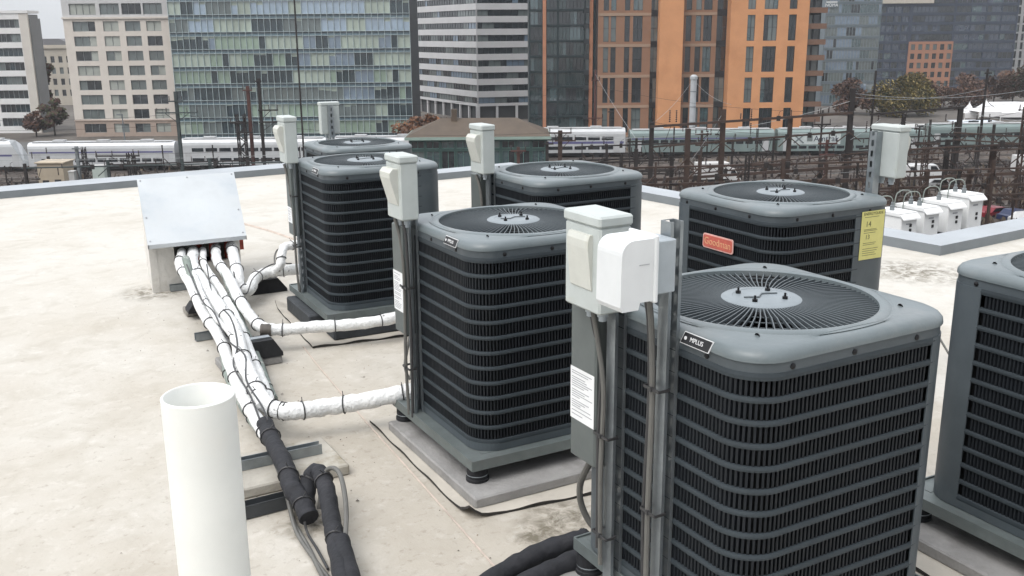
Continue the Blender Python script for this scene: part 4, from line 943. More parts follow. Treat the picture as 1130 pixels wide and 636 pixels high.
# ---- station with the brown hip roof
SR = mat('brown standing seam roof', (.082, .060, .042), .7, .1, .18, .6, .1, 3); SG = mat('pale green eave', (.27, .36, .32), .5, .1, .08, .5)
p = (-16.491,158,-19.584); q_ = (5.908,158,-19.768); Wd = q_[0]-p[0]; t = bld('low station building with a brown hip roof, pale green eaves and dark green glass', p[0], 158, 0, 'station')
ze = (-6.377,158,-14.543)[2]-GZ; zr = (-4.932,160,-11.98)[2]-GZ
b = MB(); y1 = 12; r0, r1 = Wd*.22, Wd*.78
b.add([(-.5, -.6, ze), (Wd+.5, -.6, ze), (Wd+.5, y1, ze), (-.5, y1, ze), (r0, 5, zr), (r1, 5, zr)], [(0, 1, 5, 4), (1, 2, 5), (2, 3, 4, 5), (3, 0, 4)])
b.build('roof', SR, t); b = MB(); b.box(-.6, Wd+.6, -.75, y1+.1, ze-.45, ze-.02); b.build('eave', SG, t)
b = MB(); facade(b, t, [(.4+(Wd-.4)*i/9, (Wd-.4)*(i+1)/9) for i in range(9)], [(.8, ze-2.3), (ze-1.9, ze-.7)], 0, Wd, 0, ze-.5, .25, (GL_T, GL_D, GL_M), (4, 5, 1), mat('green frame', (.10, .19, .17), .5, .1, .1, 1), 1.1, 0, .08)
b.box(0, Wd, .4, 10, 0, ze-.5, 1); b.build('wall', [mat('dark green panel', (.035, .075, .068), .5, .1, .12, .5), CORE], t)
b = MB(); b.box(Wd*.30, Wd*.34, 4, 5, zr-1, zr+1.5); b.build('chimney', SR, t)
# ---- trees in autumn colour
def tree(label, l, d, h, w, cols, n=900, trunk=.25, name='autumn_tree', seed=1, flat=.55):
    rg = random.Random(seed); t = thing(name, label, 'tree', H(l, d, GZ), rg.uniform(0, 6), 'autumn trees beyond the yard')
    b = MB(); zt = h*.35; b.tube([(0, 0, 0), (.05, 0, zt*.6), (.1, .05, zt), (.1, .1, h*.75)], [trunk, trunk*.8, trunk*.6, trunk*.15], 7)
    cl = []
    for i in range(14):
        a = rg.uniform(0, 2*PI); rr = w/2*math.sqrt(rg.random())*.8; z = h*(.22+.68*rg.random()*(1-.45*rr/(w/2)))
        c = Vector((rr*math.cos(a), rr*math.sin(a), z)); cl.append((c, w*rg.uniform(.16, .28)))
        b.tube([(.05, .02, zt*.9), c*.6+Vector((0, 0, zt*.45)), c], [trunk*.4, trunk*.25, trunk*.06], 5)
    b.build('trunk', mat('tree bark', (.06, .05, .042), .9, 0, .2, 3), t)
    b = MB()
    for i in range(n):
        c, r = rg.choice(cl); v = Vector((rg.gauss(0, 1), rg.gauss(0, 1), rg.gauss(0, 1))).normalized()*(r*rg.random()**.4); v.z *= .75; p = c+v
        s = rg.uniform(.22, .55)*(h/9)**.3; x = Vector((rg.gauss(0, 1), rg.gauss(0, 1), rg.gauss(0, .7))).normalized(); y = x.orthogonal().normalized()
        b.add([p-x*s, p-y*s*.6, p+x*s, p+y*s*.6], [(0, 1, 2, 3)], rg.randrange(len(cols)))
    b.build('crown', cols, t)
F_R = mat('dark red leaves', (.06, .027, .021), .8, 0, .3, 1); F_R2 = mat('russet leaves', (.10, .048, .028), .8, 0, .3, 1); F_O = mat('orange leaves', (.21, .085, .03), .8, 0, .3, 1)
F_Y = mat('olive yellow leaves', (.23, .18, .06), .8, 0, .3, 1); F_G = mat('dull green leaves', (.055, .062, .025), .8, 0, .3, 1); F_B = mat('brown leaves', (.10, .06, .04), .8, 0, .3, 1)
for i, (lab, u, d, h, w, cs, n) in enumerate((
    ('tall dark red tree in the gap between the white office and the beige block', 67, 244, 20, 8, (F_R, F_R, F_R2, F_G), 2800),
    ('dark green and red tree at the foot of the gap between the two pale blocks', 76, 228, 10, 6, (F_G, F_R), 900),
    ('small red tree low beside the white office', 56, 226, 6, 5, (F_R, F_R2), 500),
    ('orange tree to the left of the station roof', 462, 200, 7.5, 8, (F_O, F_R2, F_B), 1000),
    ('orange brown tree right behind the station roof', 484, 205, 6.5, 7, (F_O, F_B), 800),
    ('broad olive yellow tree before the grey glass block', 985, 262, 10.5, 18, (F_Y, F_Y, F_G), 3400),
    ('red brown tree just right of the orange tower', 930, 268, 10, 11, (F_R2, F_R, F_B), 1200),
    ('dark red tree between the yellow tree and the brick panel', 1024, 285, 9.5, 13, (F_R, F_B, F_R2), 1300),
    ('red brown tree right of the dark red one', 1052, 290, 10, 12, (F_R2, F_B, F_R), 1200),
    ('brown tree behind the white tents', 1080, 300, 9, 11, (F_B, F_R2), 1100),
    ('brown green tree at the right edge', 1122, 300, 13, 16, (F_B, F_G, F_R2), 1800),
    ('russet tree behind the right end of the tents', 1100, 310, 11, 12, (F_R2, F_B), 1200))):
    tree(lab, (u-565)/1073.8*d*1.02, d, h, w, cs, int(n*2.2), .16+h*.008, seed=20+i)
# ---- trains
SILVER = mat('white and silver coach paint', (.50, .515, .53), .45, .15, .08, .4); COACH_B = mat('blue purple coach stripe', (.10, .10, .22), .5, 0, .1, .5); COACH_R = mat('grey coach roof', (.43, .44, .45), .6, 0, .1, .4, 0, 40, (.32, .32, .32), .5, .7, .3)
COACH_T = mat('grey green coach paint', (.20, .255, .25), .45, .2, .08, .4); UNDER = mat('dark running gear', (.03, .03, .032), .7, .2, .2, 1)
def coach(label, l0, l1, d, body, rows, h=4.75, stripe=None, nose=None, group='white coaches in the yard'):
    t = thing('train_coach', label, 'train coach', H(l0, d, GZ+.48), -YAW, group); Ln = l1-l0; w2 = 1.5
    pr = [(0, .55), (0, h-1.0), (.10, h-.55), (.45, h-.15), (1.0, h), (2.0, h), (2.55, h-.15), (2.9, h-.55), (3.0, h-1.0), (3.0, .55)]
    b = MB(); e0 = 2.6 if nose == 'l' else 0; e1 = 2.6 if nose == 'r' else 0
    n = len(pr)
    ring = [[(x+(0 if not e else (e*((z-.55)/(h-.55))**1.6)*sg), y, z) for y, z in pr] for x, e, sg in ((0, e0, 1), (Ln, e1, -1))]
    b.add(ring[0]+ring[1], [(i, i+n, (i+1) % n+n, (i+1) % n) for i in range(n)]+[tuple(range(n)), tuple(range(2*n-1, n-1, -1))], 0)
    b.build('body', body, t)
    b = MB(); b.box(.6+e0, Ln-.6-e1, .7, 2.3, h+.002, h+.12)
    b.build('roof', COACH_R, t)
    for k in range(3): b = MB(); b.box(Ln*(.2+.3*k)-1, Ln*(.2+.3*k)+1, .9, 2.1, h+.121, h+.36); b.build('roof_vent', COACH_R, t)
    for (z0, z1, nw) in rows:
        st = (Ln-e0-e1-4)/nw
        for i in range(nw): b = MB(); b.box(2+e0+i*st+.18, 2+e0+(i+1)*st-.18, -.03, .02, z0, z1); b.build('window', GL_D, t)
    if stripe: b = MB(); b.box(.3+e0*.6, Ln-.3-e1*.6, -.02, .01, *stripe); b.build('stripe', COACH_B, t)
    for x in (1.0, Ln-2.1): b = MB(); b.box(x, x+1.1, -.025, .015, .6, 2.7); b.build('door', COACH_R, t)
    for x in (3.2, Ln-5.6):
        b = MB(); b.box(x, x+2.4, .3, 2.7, .15, .54)
        for xx in (x+.4, x+2.0): 
            for yy in (.25, 2.62): b.tube([(xx, yy, .02), (xx, yy+.13, .02)], .46, 12)
        b.build('bogie', UNDER, t)
    b = MB(); b.box(6.5, Ln-6.5, .4, 2.6, -.02, .54); b.build('underframe_box', UNDER, t)
    return t
TWO = [(1.15, 1.75, 9), (2.85, 3.45, 9)]; ONE = [(1.95, 2.75, 13)]
def lat(u, d): return (u-565)/1073.8*d*1.022
coach('white bilevel coach with a blue stripe and sloped end at the far left', lat(-115, 165), lat(41, 165), 165, SILVER, TWO, 4.9, (2.3, 2.62), 'r')
coach('silver coach with a low window row behind the small tan hut', lat(45, 165), lat(203, 165), 165, SILVER, [(1.25, 1.85, 11)], 4.5, (2.75, 3.0))
coach('white bilevel coach behind the tall dark masts', lat(208, 165), lat(366, 165), 165, SILVER, TWO, 4.9)
coach('white bilevel coach mostly hidden behind the far condensers', lat(371, 165), lat(525, 165), 166, SILVER, TWO, 4.9)
coach('white coach right of the station with a purple stripe', lat(533, 178), lat(688, 178), 178, SILVER, TWO, 4.9, (2.2, 2.6))
coach('grey green coach before the brown apartment wing', lat(693, 178), lat(848, 178), 178, COACH_T, ONE, 4.5, (2.9, 3.1), None, 'grey coaches in the yard')
tc_ = coach('grey green coach with dark lettering and a crossed emblem before the orange tower', lat(852, 178), lat(1008, 178), 178, COACH_T, [(1.0, 1.5, 13)], 4.5, None, None, 'grey coaches in the yard')
b = MB(); x = lat(866, 178)-lat(852, 178); b.box(x, x+9.0, -.05, -.021, 1.75, 3.75); pn = b.build('sign_panel', mat('pale grey green sign panel', (.50, .55, .55), .5), tc_)
b = MB(); 
for a in (1, -1): b.beam((x+.5, -.07, 2.75-.75*a), (x+2.3, -.07, 2.75+.75*a), .04, .26)
b.build('crossed_emblem', mat('grey emblem paint', (.15, .18, .19), .5), pn)
b = MB(); b.box(x+2.9, x+3.9, -.07, -.051, 2.3, 3.3); b.build('square_emblem', mat('grey green emblem', (.17, .2, .2), .5), pn)
text_mesh('lettering', 'Amtrak', 1.5, mat('dark blue lettering', (.02, .025, .06), .5), pn, Matrix.Translation((x+6.4, -.06, 2.75)) @ Matrix.Rotation(PI/2, 4, 'X'), .02)
coach('grey coach in the right part of the yard behind the steel trusses', lat(1014, 186), lat(1165, 186), 186, COACH_T, ONE, 4.4, None, None, 'grey coaches in the yard')
# ---- small yard buildings and vehicles
def boxhut(name, label, cat, u0, u1, v0, d, dp, wm, rm, over=.25, win=True):
    l0, l1 = lat(u0, d), lat(u1, d); z = (1.76-(v0-36)/1073.8*d*1.0)-GZ; t = thing(name, label, cat, H(l0, d, GZ), -YAW); W = l1-l0
    b = MB(); b.box(0, W, 0, dp, 0, z-.2); b.build('wall', wm, t); b = MB(); b.bevbox(-over, W+over, -over, dp+over, z-.2, z, .03); b.build('roof', rm, t)
    b = MB(); b.box(W*.62, W*.62+.95, -.03, .01, .05, 2.1); b.build('door', UNDER, t)
    if win: b = MB(); b.box(W*.15, W*.4, -.03, .01, 1.1, 2.0); b.build('window', GL_D, t)
    return t
TAN = mat('tan block wall', (.40, .34, .26), .85, 0, .1, .6); GREYR = mat('pale grey flat roof', (.42, .42, .41), .8, 0, .1, .5)
boxhut('signal_hut', 'small tan hut with an overhanging roof before the silver coach', 'hut', 53, 81, 171, 142, 3.5, TAN, TAN)
boxhut('equipment_cabinet', 'pale green equipment cabinet right of the tan hut', 'cabinet', 112, 125, 175, 141, 1.2, mat('pale green cabinet paint', (.42, .48, .45), .6, 0, .08, 1), GREYR, .05, False)
boxhut('yard_building', 'long tan low building with a pale roof in the right yard', 'building', 993, 1040, 141, 215, 9, TAN, GREYR)
boxhut('yard_building', 'low grey building with a blue white roof under the tents', 'building', 1048, 1092, 136, 225, 7, mat('grey block wall', (.26, .26, .26), .85, 0, .1, .5), mat('blue white roof', (.52, .56, .62), .6))
boxhut('equipment_cabinet', 'grey trackside cabinet left of the tan hut', 'cabinet', 86, 92, 181, 140, 1.0, GREYR, GREYR, .05, False)
TYRE = mat('tyre rubber', (.015, .015, .016), .8)
def vehicle(label, u, v, d, col, kind='car', yaw=0., g='vehicles parked in the yard'):
    t = thing('parked_'+kind, label, kind, H(lat(u, d), d, GZ+.03), -YAW+yaw, g); b = MB()
    Tm = Matrix(((1, 0, 0, 0), (0, 0, 1, 0), (0, 1, 0, 0), (0, 0, 0, 1)))
    cm = mat('vehicle paint '+label.split()[0], col, .3, 0, .05, 1)
    if kind == 'car':
        b.prism([(-2.2, .35), (2.2, .35), (2.25, .75), (1.2, .95), (.55, 1.45), (-1.1, 1.48), (-1.75, 1.0), (-2.2, .9)], -.88, .88, 0, Tm); b.build('body', cm, t)
        b = MB(); b.prism([(1.02, .97), (.52, 1.40), (-1.05, 1.42), (-1.55, 1.0)], -.885, .885, 0, Tm); b.build('side_window', GL_D, t); b = MB(); b.quad((1.22, -.7, .96), (1.22, .7, .96), (.60, .7, 1.43), (.60, -.7, 1.43)); b.build('windscreen', GL_D, t); wr = .33; wx = (-1.35, 1.4)
    elif kind == 'truck':
        b.bevbox(-3.4, 1.4, -1.15, 1.15, .75, 3.2, .05); b.build('box_body', cm, t); b = MB(); b.prism([(1.45, .5), (3.3, .5), (3.3, 1.2), (2.7, 1.5), (2.3, 2.25), (1.45, 2.3)], -1.0, 1.0, 0, Tm); b.build('cab', cm, t)
        b = MB(); b.prism([(1.7, 1.45), (2.62, 1.45), (2.28, 2.1), (1.7, 2.12)], -1.01, 1.01, 0, Tm); b.build('side_window', GL_D, t); b = MB(); b.box(-3.3, 1.4, -.9, .9, .5, .74); b.build('chassis', UNDER, t); wr = .45; wx = (-2.2, 2.4)
    else:
        b.prism([(-2.6, .4), (2.5, .4), (2.55, 1.0), (1.75, 1.2), (1.2, 2.05), (-2.55, 2.1)], -.98, .98, 0, Tm); b.build('body', cm, t)
        b = MB(); b.prism([(1.6, 1.22), (1.1, 1.9), (.3, 1.9), (.3, 1.22)], -.985, .985, 0, Tm); b.build('side_window', GL_D, t); wr = .36; wx = (-1.6, 1.6)
    for x in wx:
        for y in (-.92, .78): b = MB(); b.tube([(x, y, wr), (x, y+.16, wr)], wr, 14); b.build('wheel', TYRE, t)
    for y in (-.62, .62): b = MB(); b.box(*( (2.2, 2.27) if kind == 'car' else (3.28, 3.34) if kind == 'truck' else (2.5, 2.57)), y-.15, y+.15, .68, .82); b.build('headlight', WHITE, t)
    return t
vehicle('red car parked below the right parapet', 1094, 228, 117, (.20, .02, .03), 'car', .5)
vehicle('dark blue car parked right of the red one', 1118, 230, 115, (.02, .03, .08), 'car', .4)
vehicle('white car at the right edge below the parapet', 1131, 236, 113, (.6, .6, .6), 'car', .4)
vehicle('white box truck seen between the yard columns', 789, 186, 147, (.62, .63, .64), 'truck', .15)
vehicle('white van standing left of the tan low building', 992, 180, 150, (.62, .63, .64), 'van', .1)
vehicle('pale van standing right of the first white van', 1015, 180, 151, (.58, .59, .60), 'van', -.1)
vehicle('silver car in front of the white vans', 1030, 190, 140, (.35, .36, .37), 'car', 0)
vehicle('white trailer truck at the right edge of the yard', 1133, 180, 152, (.60, .62, .66), 'truck', 0)
# ---- white tents
TENT = mat('white tent fabric', (.72, .72, .73), .7, 0, .05, .5)
def tent(label, u0, u1, vp, d, hip=True):
    l0, l1 = lat(u0, d), lat(u1, d); W = l1-l0; zp = 1.76-(vp-32)/1073.8*d-GZ; ze = zp-(2.9 if hip else 2.2); t = thing('event_tent', label, 'tent', H(l0, d, GZ), -YAW, 'white tents behind the yard'); b = MB()
    if hip:
        n = 6; vs = []; fs = []
        for i in range(n+1):
            f = i/n; k = (1-f)**1.7; zz = ze+(zp-ze)*f
            vs += [(W/2-W/2*k, W/2-W/2*k, zz), (W/2+W/2*k, W/2-W/2*k, zz), (W/2+W/2*k, W/2+W/2*k, zz), (W/2-W/2*k, W/2+W/2*k, zz)]
        for i in range(n):
            for j in range(4): fs.append((4*i+j, 4*i+(j+1) % 4, 4*i+4+(j+1) % 4, 4*i+4+j))
        b.add(vs, fs)
    else: b.add([(0, 0, ze), (W, 0, ze), (W, 7, zp), (0, 7, zp), (0, 14, ze), (W, 14, ze)], [(0, 1, 2, 3), (3, 2, 5, 4)])
    b.build('canopy', TENT, t); b = MB(); b.box(0, W, 0, .03, ze-1.2, ze-.01); b.build('valance', TENT, t)
    for x in (.1, W-.1): b = MB(); b.box(x-.06, x+.06, .05, .17, 0, ze-.02); b.build('leg', WHITE, t)
tent('small pointed white tent, left of the pair', 1050, 1064, 109, 245); tent('larger pointed white tent, right of the pair', 1065, 1089, 107.5, 240); tent('long low white tent roof at the right edge', 1088, 1150, 112, 248, False)
# ---- steel masts, portals and wires of the yard
RUST = mat('rusty brown steel', (.052, .032, .025), .75, .2, .3, 1.2, .1, 5, (.085, .05, .033), .52, .72, .8); RUST_D = mat('dark brown steel', (.024, .019, .018), .7, .2, .25, 1.2); RUST_R = mat('red brown steel', (.085, .035, .029), .75, .1, .25, 1); TEALM = mat('dark grey green mast paint', (.05, .065, .066), .6, .2, .2, 1); GREYM = mat('grey steel mast', (.20, .22, .23), .5, .4, .15, 1)
INS = mat('brown porcelain', (.03, .017, .014), .25, 0, .1, 2); INS_W = mat('pale grey porcelain', (.42, .43, .42), .3, 0, .1, 2)
def LB(parts_mb, name, m, root):
    """mesh given in (lateral, depth, z) -> local to a root standing at (l, d, GZ) turned with the yard"""
    q = root['_o']; parts_mb.v = [(v[0]-q[0], v[1]-q[1], v[2]-GZ) for v in parts_mb.v]; return parts_mb.build(name, m, root)
def yroot(name, label, cat, l, d, group=None):
    t = thing(name, label, cat, H(l, d, GZ), -YAW, group); t['_o'] = (l, d); return t
def hcol(b, l, d, z0, z1, w):
    w *= .72
    b.box(l-w/2, l+w/2, d-w/2, d-w/2+w*.14, z0, z1); b.box(l-w/2, l+w/2, d+w/2-w*.14, d+w/2, z0, z1); b.box(l-w*.1, l+w*.1, d-w/2+w*.14, d+w/2-w*.14, z0, z1)
def lattice_col(b, l, d, z0, z1, w):
    t = .13*w+.04
    for sx in (-1, 1):
        for sy in (-1, 1): b.box(l+sx*(w/2)-t/2, l+sx*(w/2)+t/2, d+sy*(w/2)-t/2, d+sy*(w/2)+t/2, z0, z1)
    z = z0; s = 1
    while z < z1-w:
        for sy in (-1, 1): b.beam((l-s*w/2, d+sy*w/2, z), (l+s*w/2, d+sy*w/2, z+w), t*.6, t*.6)
        for sx in (-1, 1): b.beam((l+sx*w/2, d-s*w/2, z), (l+sx*w/2, d+s*w/2, z+w), t*.6, t*.6)
        z += w; s = -s
def truss(b, p, q, h, w=.35, pitch=None):
    p, q = Vector(p), Vector(q); L = (q-p).length; n = max(2, int(L/(pitch or h*1.1))); up_ = Vector((0, 0, h)); dv = (q-p).normalized(); sd_ = Vector((-dv.y, dv.x, 0))*(w/2)
    for s in (-1, 1):
        a, c = p+sd_*s, q+sd_*s; b.beam(a, c, .11, .13); b.beam(a+up_, c+up_, .11, .13)
        for i in range(n):
            a0, a1 = a+(c-a)*(i/n), a+(c-a)*((i+1)/n)
            b.beam(a0 if i % 2 else a0+up_, a1+up_ if i % 2 else a1, .06, .06)
def insulator(root, at, ln=.9, r=.13, m=None, dirv=(0, 0, -1)):
    b = MB(); n = 6; prof = [(1e-4, 0)]
    for i in range(n): prof += [(.04, -ln*i/n), (r, -ln*(i+.35)/n), (.04, -ln*(i+.7)/n)]
    prof.append((1e-4, -ln)); b.lathe(prof, (0, 0, 0), 8)
    Q = Vector((0, 0, -1)).rotation_difference(Vector(dirv)).to_matrix().to_4x4(); b.v = [tuple(Q @ Vector(v)+Vector(at)) for v in b.v]
    return LB(b, 'insulator', m or INS, root)
def mast(label, u, vt, d, w, m, kind='h', arms=(), name='catenary_mast', ins=True):
    """column at a yard position with crossarms: (height below the top, reach left, reach right)"""
    l, _, zt = lat2(u, vt, d); t = yroot(name, label, 'mast', l, d, 'steel masts of the rail yard'); b = MB()
    (lattice_col if kind == 'l' else hcol if kind == 'h' else (lambda b, l, d, a, c, w: b.tube([(l, d, a), (l, d, c)], [w/2, w*.36], 10)))(b, l, d, GZ, zt, w)
    LB(b, 'column', m, t)
    for (dn, a, c) in arms:
        z = zt-dn; b = MB(); b.beam((l-a, d-w*.6, z), (l+c, d-w*.6, z), .16, .20); 
        if a > 1: b.beam((l-a*.6, d-w*.6, z), (l, d-w*.6, z-min(1.4, a*.6)), .08)
        if c > 1: b.beam((l+c*.6, d-w*.6, z), (l, d-w*.6, z-min(1.4, c*.6)), .08)
        LB(b, 'cross_arm', m, t)
        if ins:
            for x in ([l-a+.1] if a > .6 else [])+([l+c-.1] if c > .6 else [])+([l-a*.5] if a > 2 else [])+([l+c*.5] if c > 2 else []): insulator(t, (x, d-w*.6, z+.75), .65, .12)
    return t
def lat2(u, v, d):
    l = lat(u, d); return (l, d, 1.76-(v-(40-9*u/1130))/1073.8*d*(1.0+.0))
mast('dark mast with a wide double crossarm before the glass building', 210, 98, 148, .62, TEALM, 'h', ((3.1, 3.0, 3.2), (1.4, 1.0, 1.1)))
mast('thick dark lattice mast before the white coach, third from the left', 277, 122, 142, 1.05, RUST_D, 'l', ((1.2, 1.4, .8), (2.6, .4, 1.8)))
mast('tall red brown mast beside the thick lattice mast', 287, 92, 144, .62, RUST_R, 'h', ((.6, .7, .7),))
mast('tall dark mast right of the red brown one with small arms', 299, 84, 143, .55, RUST_D, 'h', ((4.5, .3, 2.6), (6.2, .3, 3.4), (.4, .5, .5)))
mast('very tall slender black pole rising out of the picture before the glass building', 342, -60, 150, .30, RUST_D, 'p', ((24, .1, .1),), 'slender_pole', False)
mast('short dark mast carrying a truss arm left of the hood', 155, 164, 140, .75, RUST_D, 'l', ((.4, 4.8, 1.5), (1.6, 1.0, 4.6)))
mast('grey steel mast right of the tan hut', 98, 157, 141, .55, GREYM, 'h', ((.3, .5, .6),), ins=False)
mast('dark mast at the left edge', 3, 150, 139, .85, RUST_D, 'l', ((.6, 1.0, 1.6),))
mast('thin lamp pole before the beige block', 151, 122, 172, .26, GREYM, 'p', ((.1, .9, .1),), 'lamp_pole', False)
mast('thick brown mast right of the station roof', 618, 140, 140, .85, RUST, 'h', ((.3, 1.6, 1.6), (1.4, .8, 2.2)))
mast('short dark mast just left of the thick brown one', 604, 152, 141, .6, RUST_D, 'h', ((.3, .5, .9),))
mast('brown mast standing before the station glass', 573, 158, 139, .6, RUST_R, 'h', ((.5, 1.1, 1.1),))
mast('tall thin rusty pole before the brown apartment wing', 655, 75, 188, .55, RUST_R, 'p', ((2.0, .8, .8), (9.0, 1.5, 1.5)), 'yard_pole')
mast('thin dark pole beside the tall rusty pole', 672, 118, 186, .3, RUST_D, 'p', ((.3, .6, .6),), 'yard_pole')
l, d, z = lat2(759, 82, 196); t = yroot('white_stack', 'pale grey steel stack standing before the brown wing', 'stack', l, d); b = MB(); b.lathe([(.62, 0), (.62, z-.6-GZ), (.75, z-.55-GZ), (.75, z-GZ), (.35, z+.3-GZ), (1e-4, z+.35-GZ)], (l, d, GZ), 14); LB(b, 'shaft', mat('pale grey stack paint', (.42, .44, .46), .5, .1, .1, .5), t)
for dz2 in (3, 6, 9): b = MB(); b.lathe([(.66, 0), (.70, .02), (.70, .16), (.66, .18)], (l, d, z-dz2), 14); LB(b, 'band', GREYM, t)
def portal(label, cols, beams, braces=(), ins=(), m=RUST, kinds='h'):
    """cols (u, vtop, D, w); beams (u0, v0, D0, u1, v1, D1, depth); truss when depth > .5"""
    c0 = lat2(cols[0][0], cols[0][1], cols[0][2]); t = yroot('catenary_portal', label, 'steel portal', c0[0], c0[1], 'steel portals of the rail yard'); t['_o'] = (c0[0], c0[1])
    for i, (u, v, d, w2) in enumerate(cols):
        l, d, z = lat2(u, v, d); b = MB(); (lattice_col if kinds[i % len(kinds)] == 'l' else hcol)(b, l, d, GZ, z, w2); LB(b, 'column', m if i % 3 else RUST_D, t)
    for (u0, v0, d0, u1, v1, d1, h) in beams:
        p, q = lat2(u0, v0, d0), lat2(u1, v1, d1); b = MB()
        if h > .5: truss(b, p, q, h)
        else: b.beam(p, q, .20, h*.8)
        LB(b, 'cross_beam', m, t)
        # hangers, pin insulators and droppers along the beam
        P0, Q0 = Vector(p), Vector(q); n = int((Q0-P0).length/2.3)
        for i in range(1, n):
            c = P0+(Q0-P0)*((i+R.uniform(-.3, .3))/n); k = R.random()
            if k < .30: insulator(t, c+Vector((0, -.25, -h*.3)), R.uniform(.6, 1.2), .12)
            elif k < .52:
                insulator(t, c+Vector((0, 0, h*.5+.75)), .75, .13)
            elif k < .75:
                b = MB(); e = c+Vector((R.uniform(-1.2, 1.2), 0, -R.uniform(1, 2.4))); b.beam(c+Vector((0, -.2, 0)), e+Vector((0, -.2, 0)), .06); b.tube([e+Vector((-.25, -.2, 0)), e+Vector((.25, -.2, 0))], .12, 6); LB(b, 'hanger', RUST_D, t)
            else:
                b = MB(); b.box(c.x-.22, c.x+.22, c.y-.45, c.y-.15, c.z-.35, c.z+.30); b.tube([c+Vector((0, -.3, .3)), c+Vector((.1, -.3, .8)), c+Vector((.5, -.3, 1.0))], .03, 5); LB(b, 'switch_gear', RUST_D, t)
    for (u0, v0, d0, u1, v1, d1) in braces: b = MB(); b.beam(lat2(u0, v0, d0), lat2(u1, v1, d1), .12, .12); LB(b, 'brace', m, t)
    for (u, v, d, ln) in ins: insulator(t, lat2(u, v, d), ln, .15)
    return t
portal('wide brown portal before the orange tower, top beam crossing its lower windows', [(716, 131, 128, .75), (792, 117, 127, .85), (864, 124, 126, .70), (928, 95, 125, .80)],
    [(714, 136, 127.5, 930, 121, 124.5, .38), (716, 158, 128, 930, 141, 125, .30), (760, 188, 127, 962, 168, 124.5, .62)],
    [(716, 158, 127.4, 727, 172, 127.4), (792, 153, 126.4, 780, 164, 126.4), (792, 153, 126.4, 805, 163, 126.4), (864, 147, 125.4, 853, 158, 125.4), (864, 147, 125.4, 876, 157, 125.4), (928, 142, 124.4, 915, 153, 124.4), (928, 142, 124.4, 941, 152, 124.4), (792, 185, 126.4, 806, 199, 126.4), (864, 178, 125.4, 850, 194, 125.4)],
    [(735, 118, 127, 1.6), (742, 118, 127, 1.6), (822, 117, 126.3, 1.6), (822, 132, 126.3, 1.4), (876, 127, 125.5, 1.0), (907, 144, 125, 1.1), (830, 150, 126, 1.0), (770, 160, 127, 1.2)], RUST)
portal('dark portal behind the switch box with the yellow sticker unit', [(951, 76, 132, .30), (985, 122, 131, .60), (1045, 114, 130, .75)],
    [(948, 123, 131.6, 1048, 115, 129.6, .32), (940, 160, 131.5, 1048, 150, 129.6, .30)],
    [(985, 140, 130.5, 997, 152, 130.5), (1045, 134, 129.5, 1033, 146, 129.5), (985, 168, 130.5, 1005, 190, 130.5)],
    [(958, 118, 131, 1.5), (946, 130, 131, 1.5), (1000, 133, 130, 1.3), (1010, 138, 130, 1.2), (1030, 122, 130, 1.0), (1038, 130, 130, 1.2), (970, 140, 131, 1.4)], RUST_D)
portal('heavy rusty portal with trussed beams in the right yard', [(1035, 150, 120, .70), (1085, 156, 119, .80), (1119, 115, 118, 1.0)],
    [(985, 167, 120, 1136, 159, 117, .65), (1040, 150, 119, 1140, 156, 117, .85), (990, 193, 120, 1136, 186, 117, .45), (1000, 214, 119.5, 1136, 210, 117, .35)],
    [(1085, 165, 118.5, 1118, 195, 117.5), (1118, 165, 117.5, 1085, 195, 118.5), (1085, 196, 118.5, 1118, 226, 117.5), (1118, 196, 117.5, 1085, 226, 118.5), (1035, 170, 119.5, 1060, 190, 119), (1060, 170, 119, 1035, 194, 119.5), (1106, 118, 117.5, 1132, 118, 117.3), (1035, 198, 119.5, 1084, 222, 118.6)],
    [(1108, 112, 117.5, .8), (1128, 112, 117.3, .8), (1060, 160, 119, 1.2), (1070, 172, 119, 1.2), (1100, 172, 118, 1.2)], RUST, 'hhl')
portal('low rusty portal in the middle of the right yard', [(700, 160, 116, .6), (755, 138, 115.5, .8), (840, 178, 115, .55), (900, 172, 114, .6), (960, 165, 113, .6)],
    [(698, 196, 116, 962, 178, 113, .40), (830, 205, 115, 962, 192, 113, .5)],
    [(755, 170, 115, 742, 186, 115), (755, 170, 115, 768, 185, 115), (840, 192, 114.5, 826, 206, 114.5), (900, 185, 113.5, 915, 202, 113.5), (900, 185, 113.5, 886, 200, 113.5)],
    [(720, 180, 116, 1.1), (780, 176, 115, 1.1), (815, 184, 115, 1.1), (870, 176, 114, 1.1), (930, 170, 113.5, 1.1)], RUST)
portal('low dark portal before the white coach right of the station', [(640, 170, 134, .5), (684, 166, 133, .6), (738, 168, 132, .5)], [(636, 176, 134, 742, 172, 132, .30), (640, 187, 134, 742, 184, 132, .25)], [(684, 178, 132.6, 672, 190, 132.6), (684, 178, 132.6, 697, 190, 132.6)], [(660, 170, 133, .8), (710, 167, 133, .8), (650, 178, 133, .7)], RUST_D)
portal('low dark portal along the tracks at the left, carrying thin wires', [(40, 176, 136, .5), (130, 172, 136, .5), (240, 170, 136, .55), (330, 168, 135, .5)], [(36, 181, 136, 336, 174, 135, .22)], [(130, 180, 135.6, 118, 190, 135.6), (240, 178, 135.6, 252, 189, 135.6)], [(80, 176, 136, .7), (190, 173, 136, .7), (285, 171, 136, .7)], TEALM)
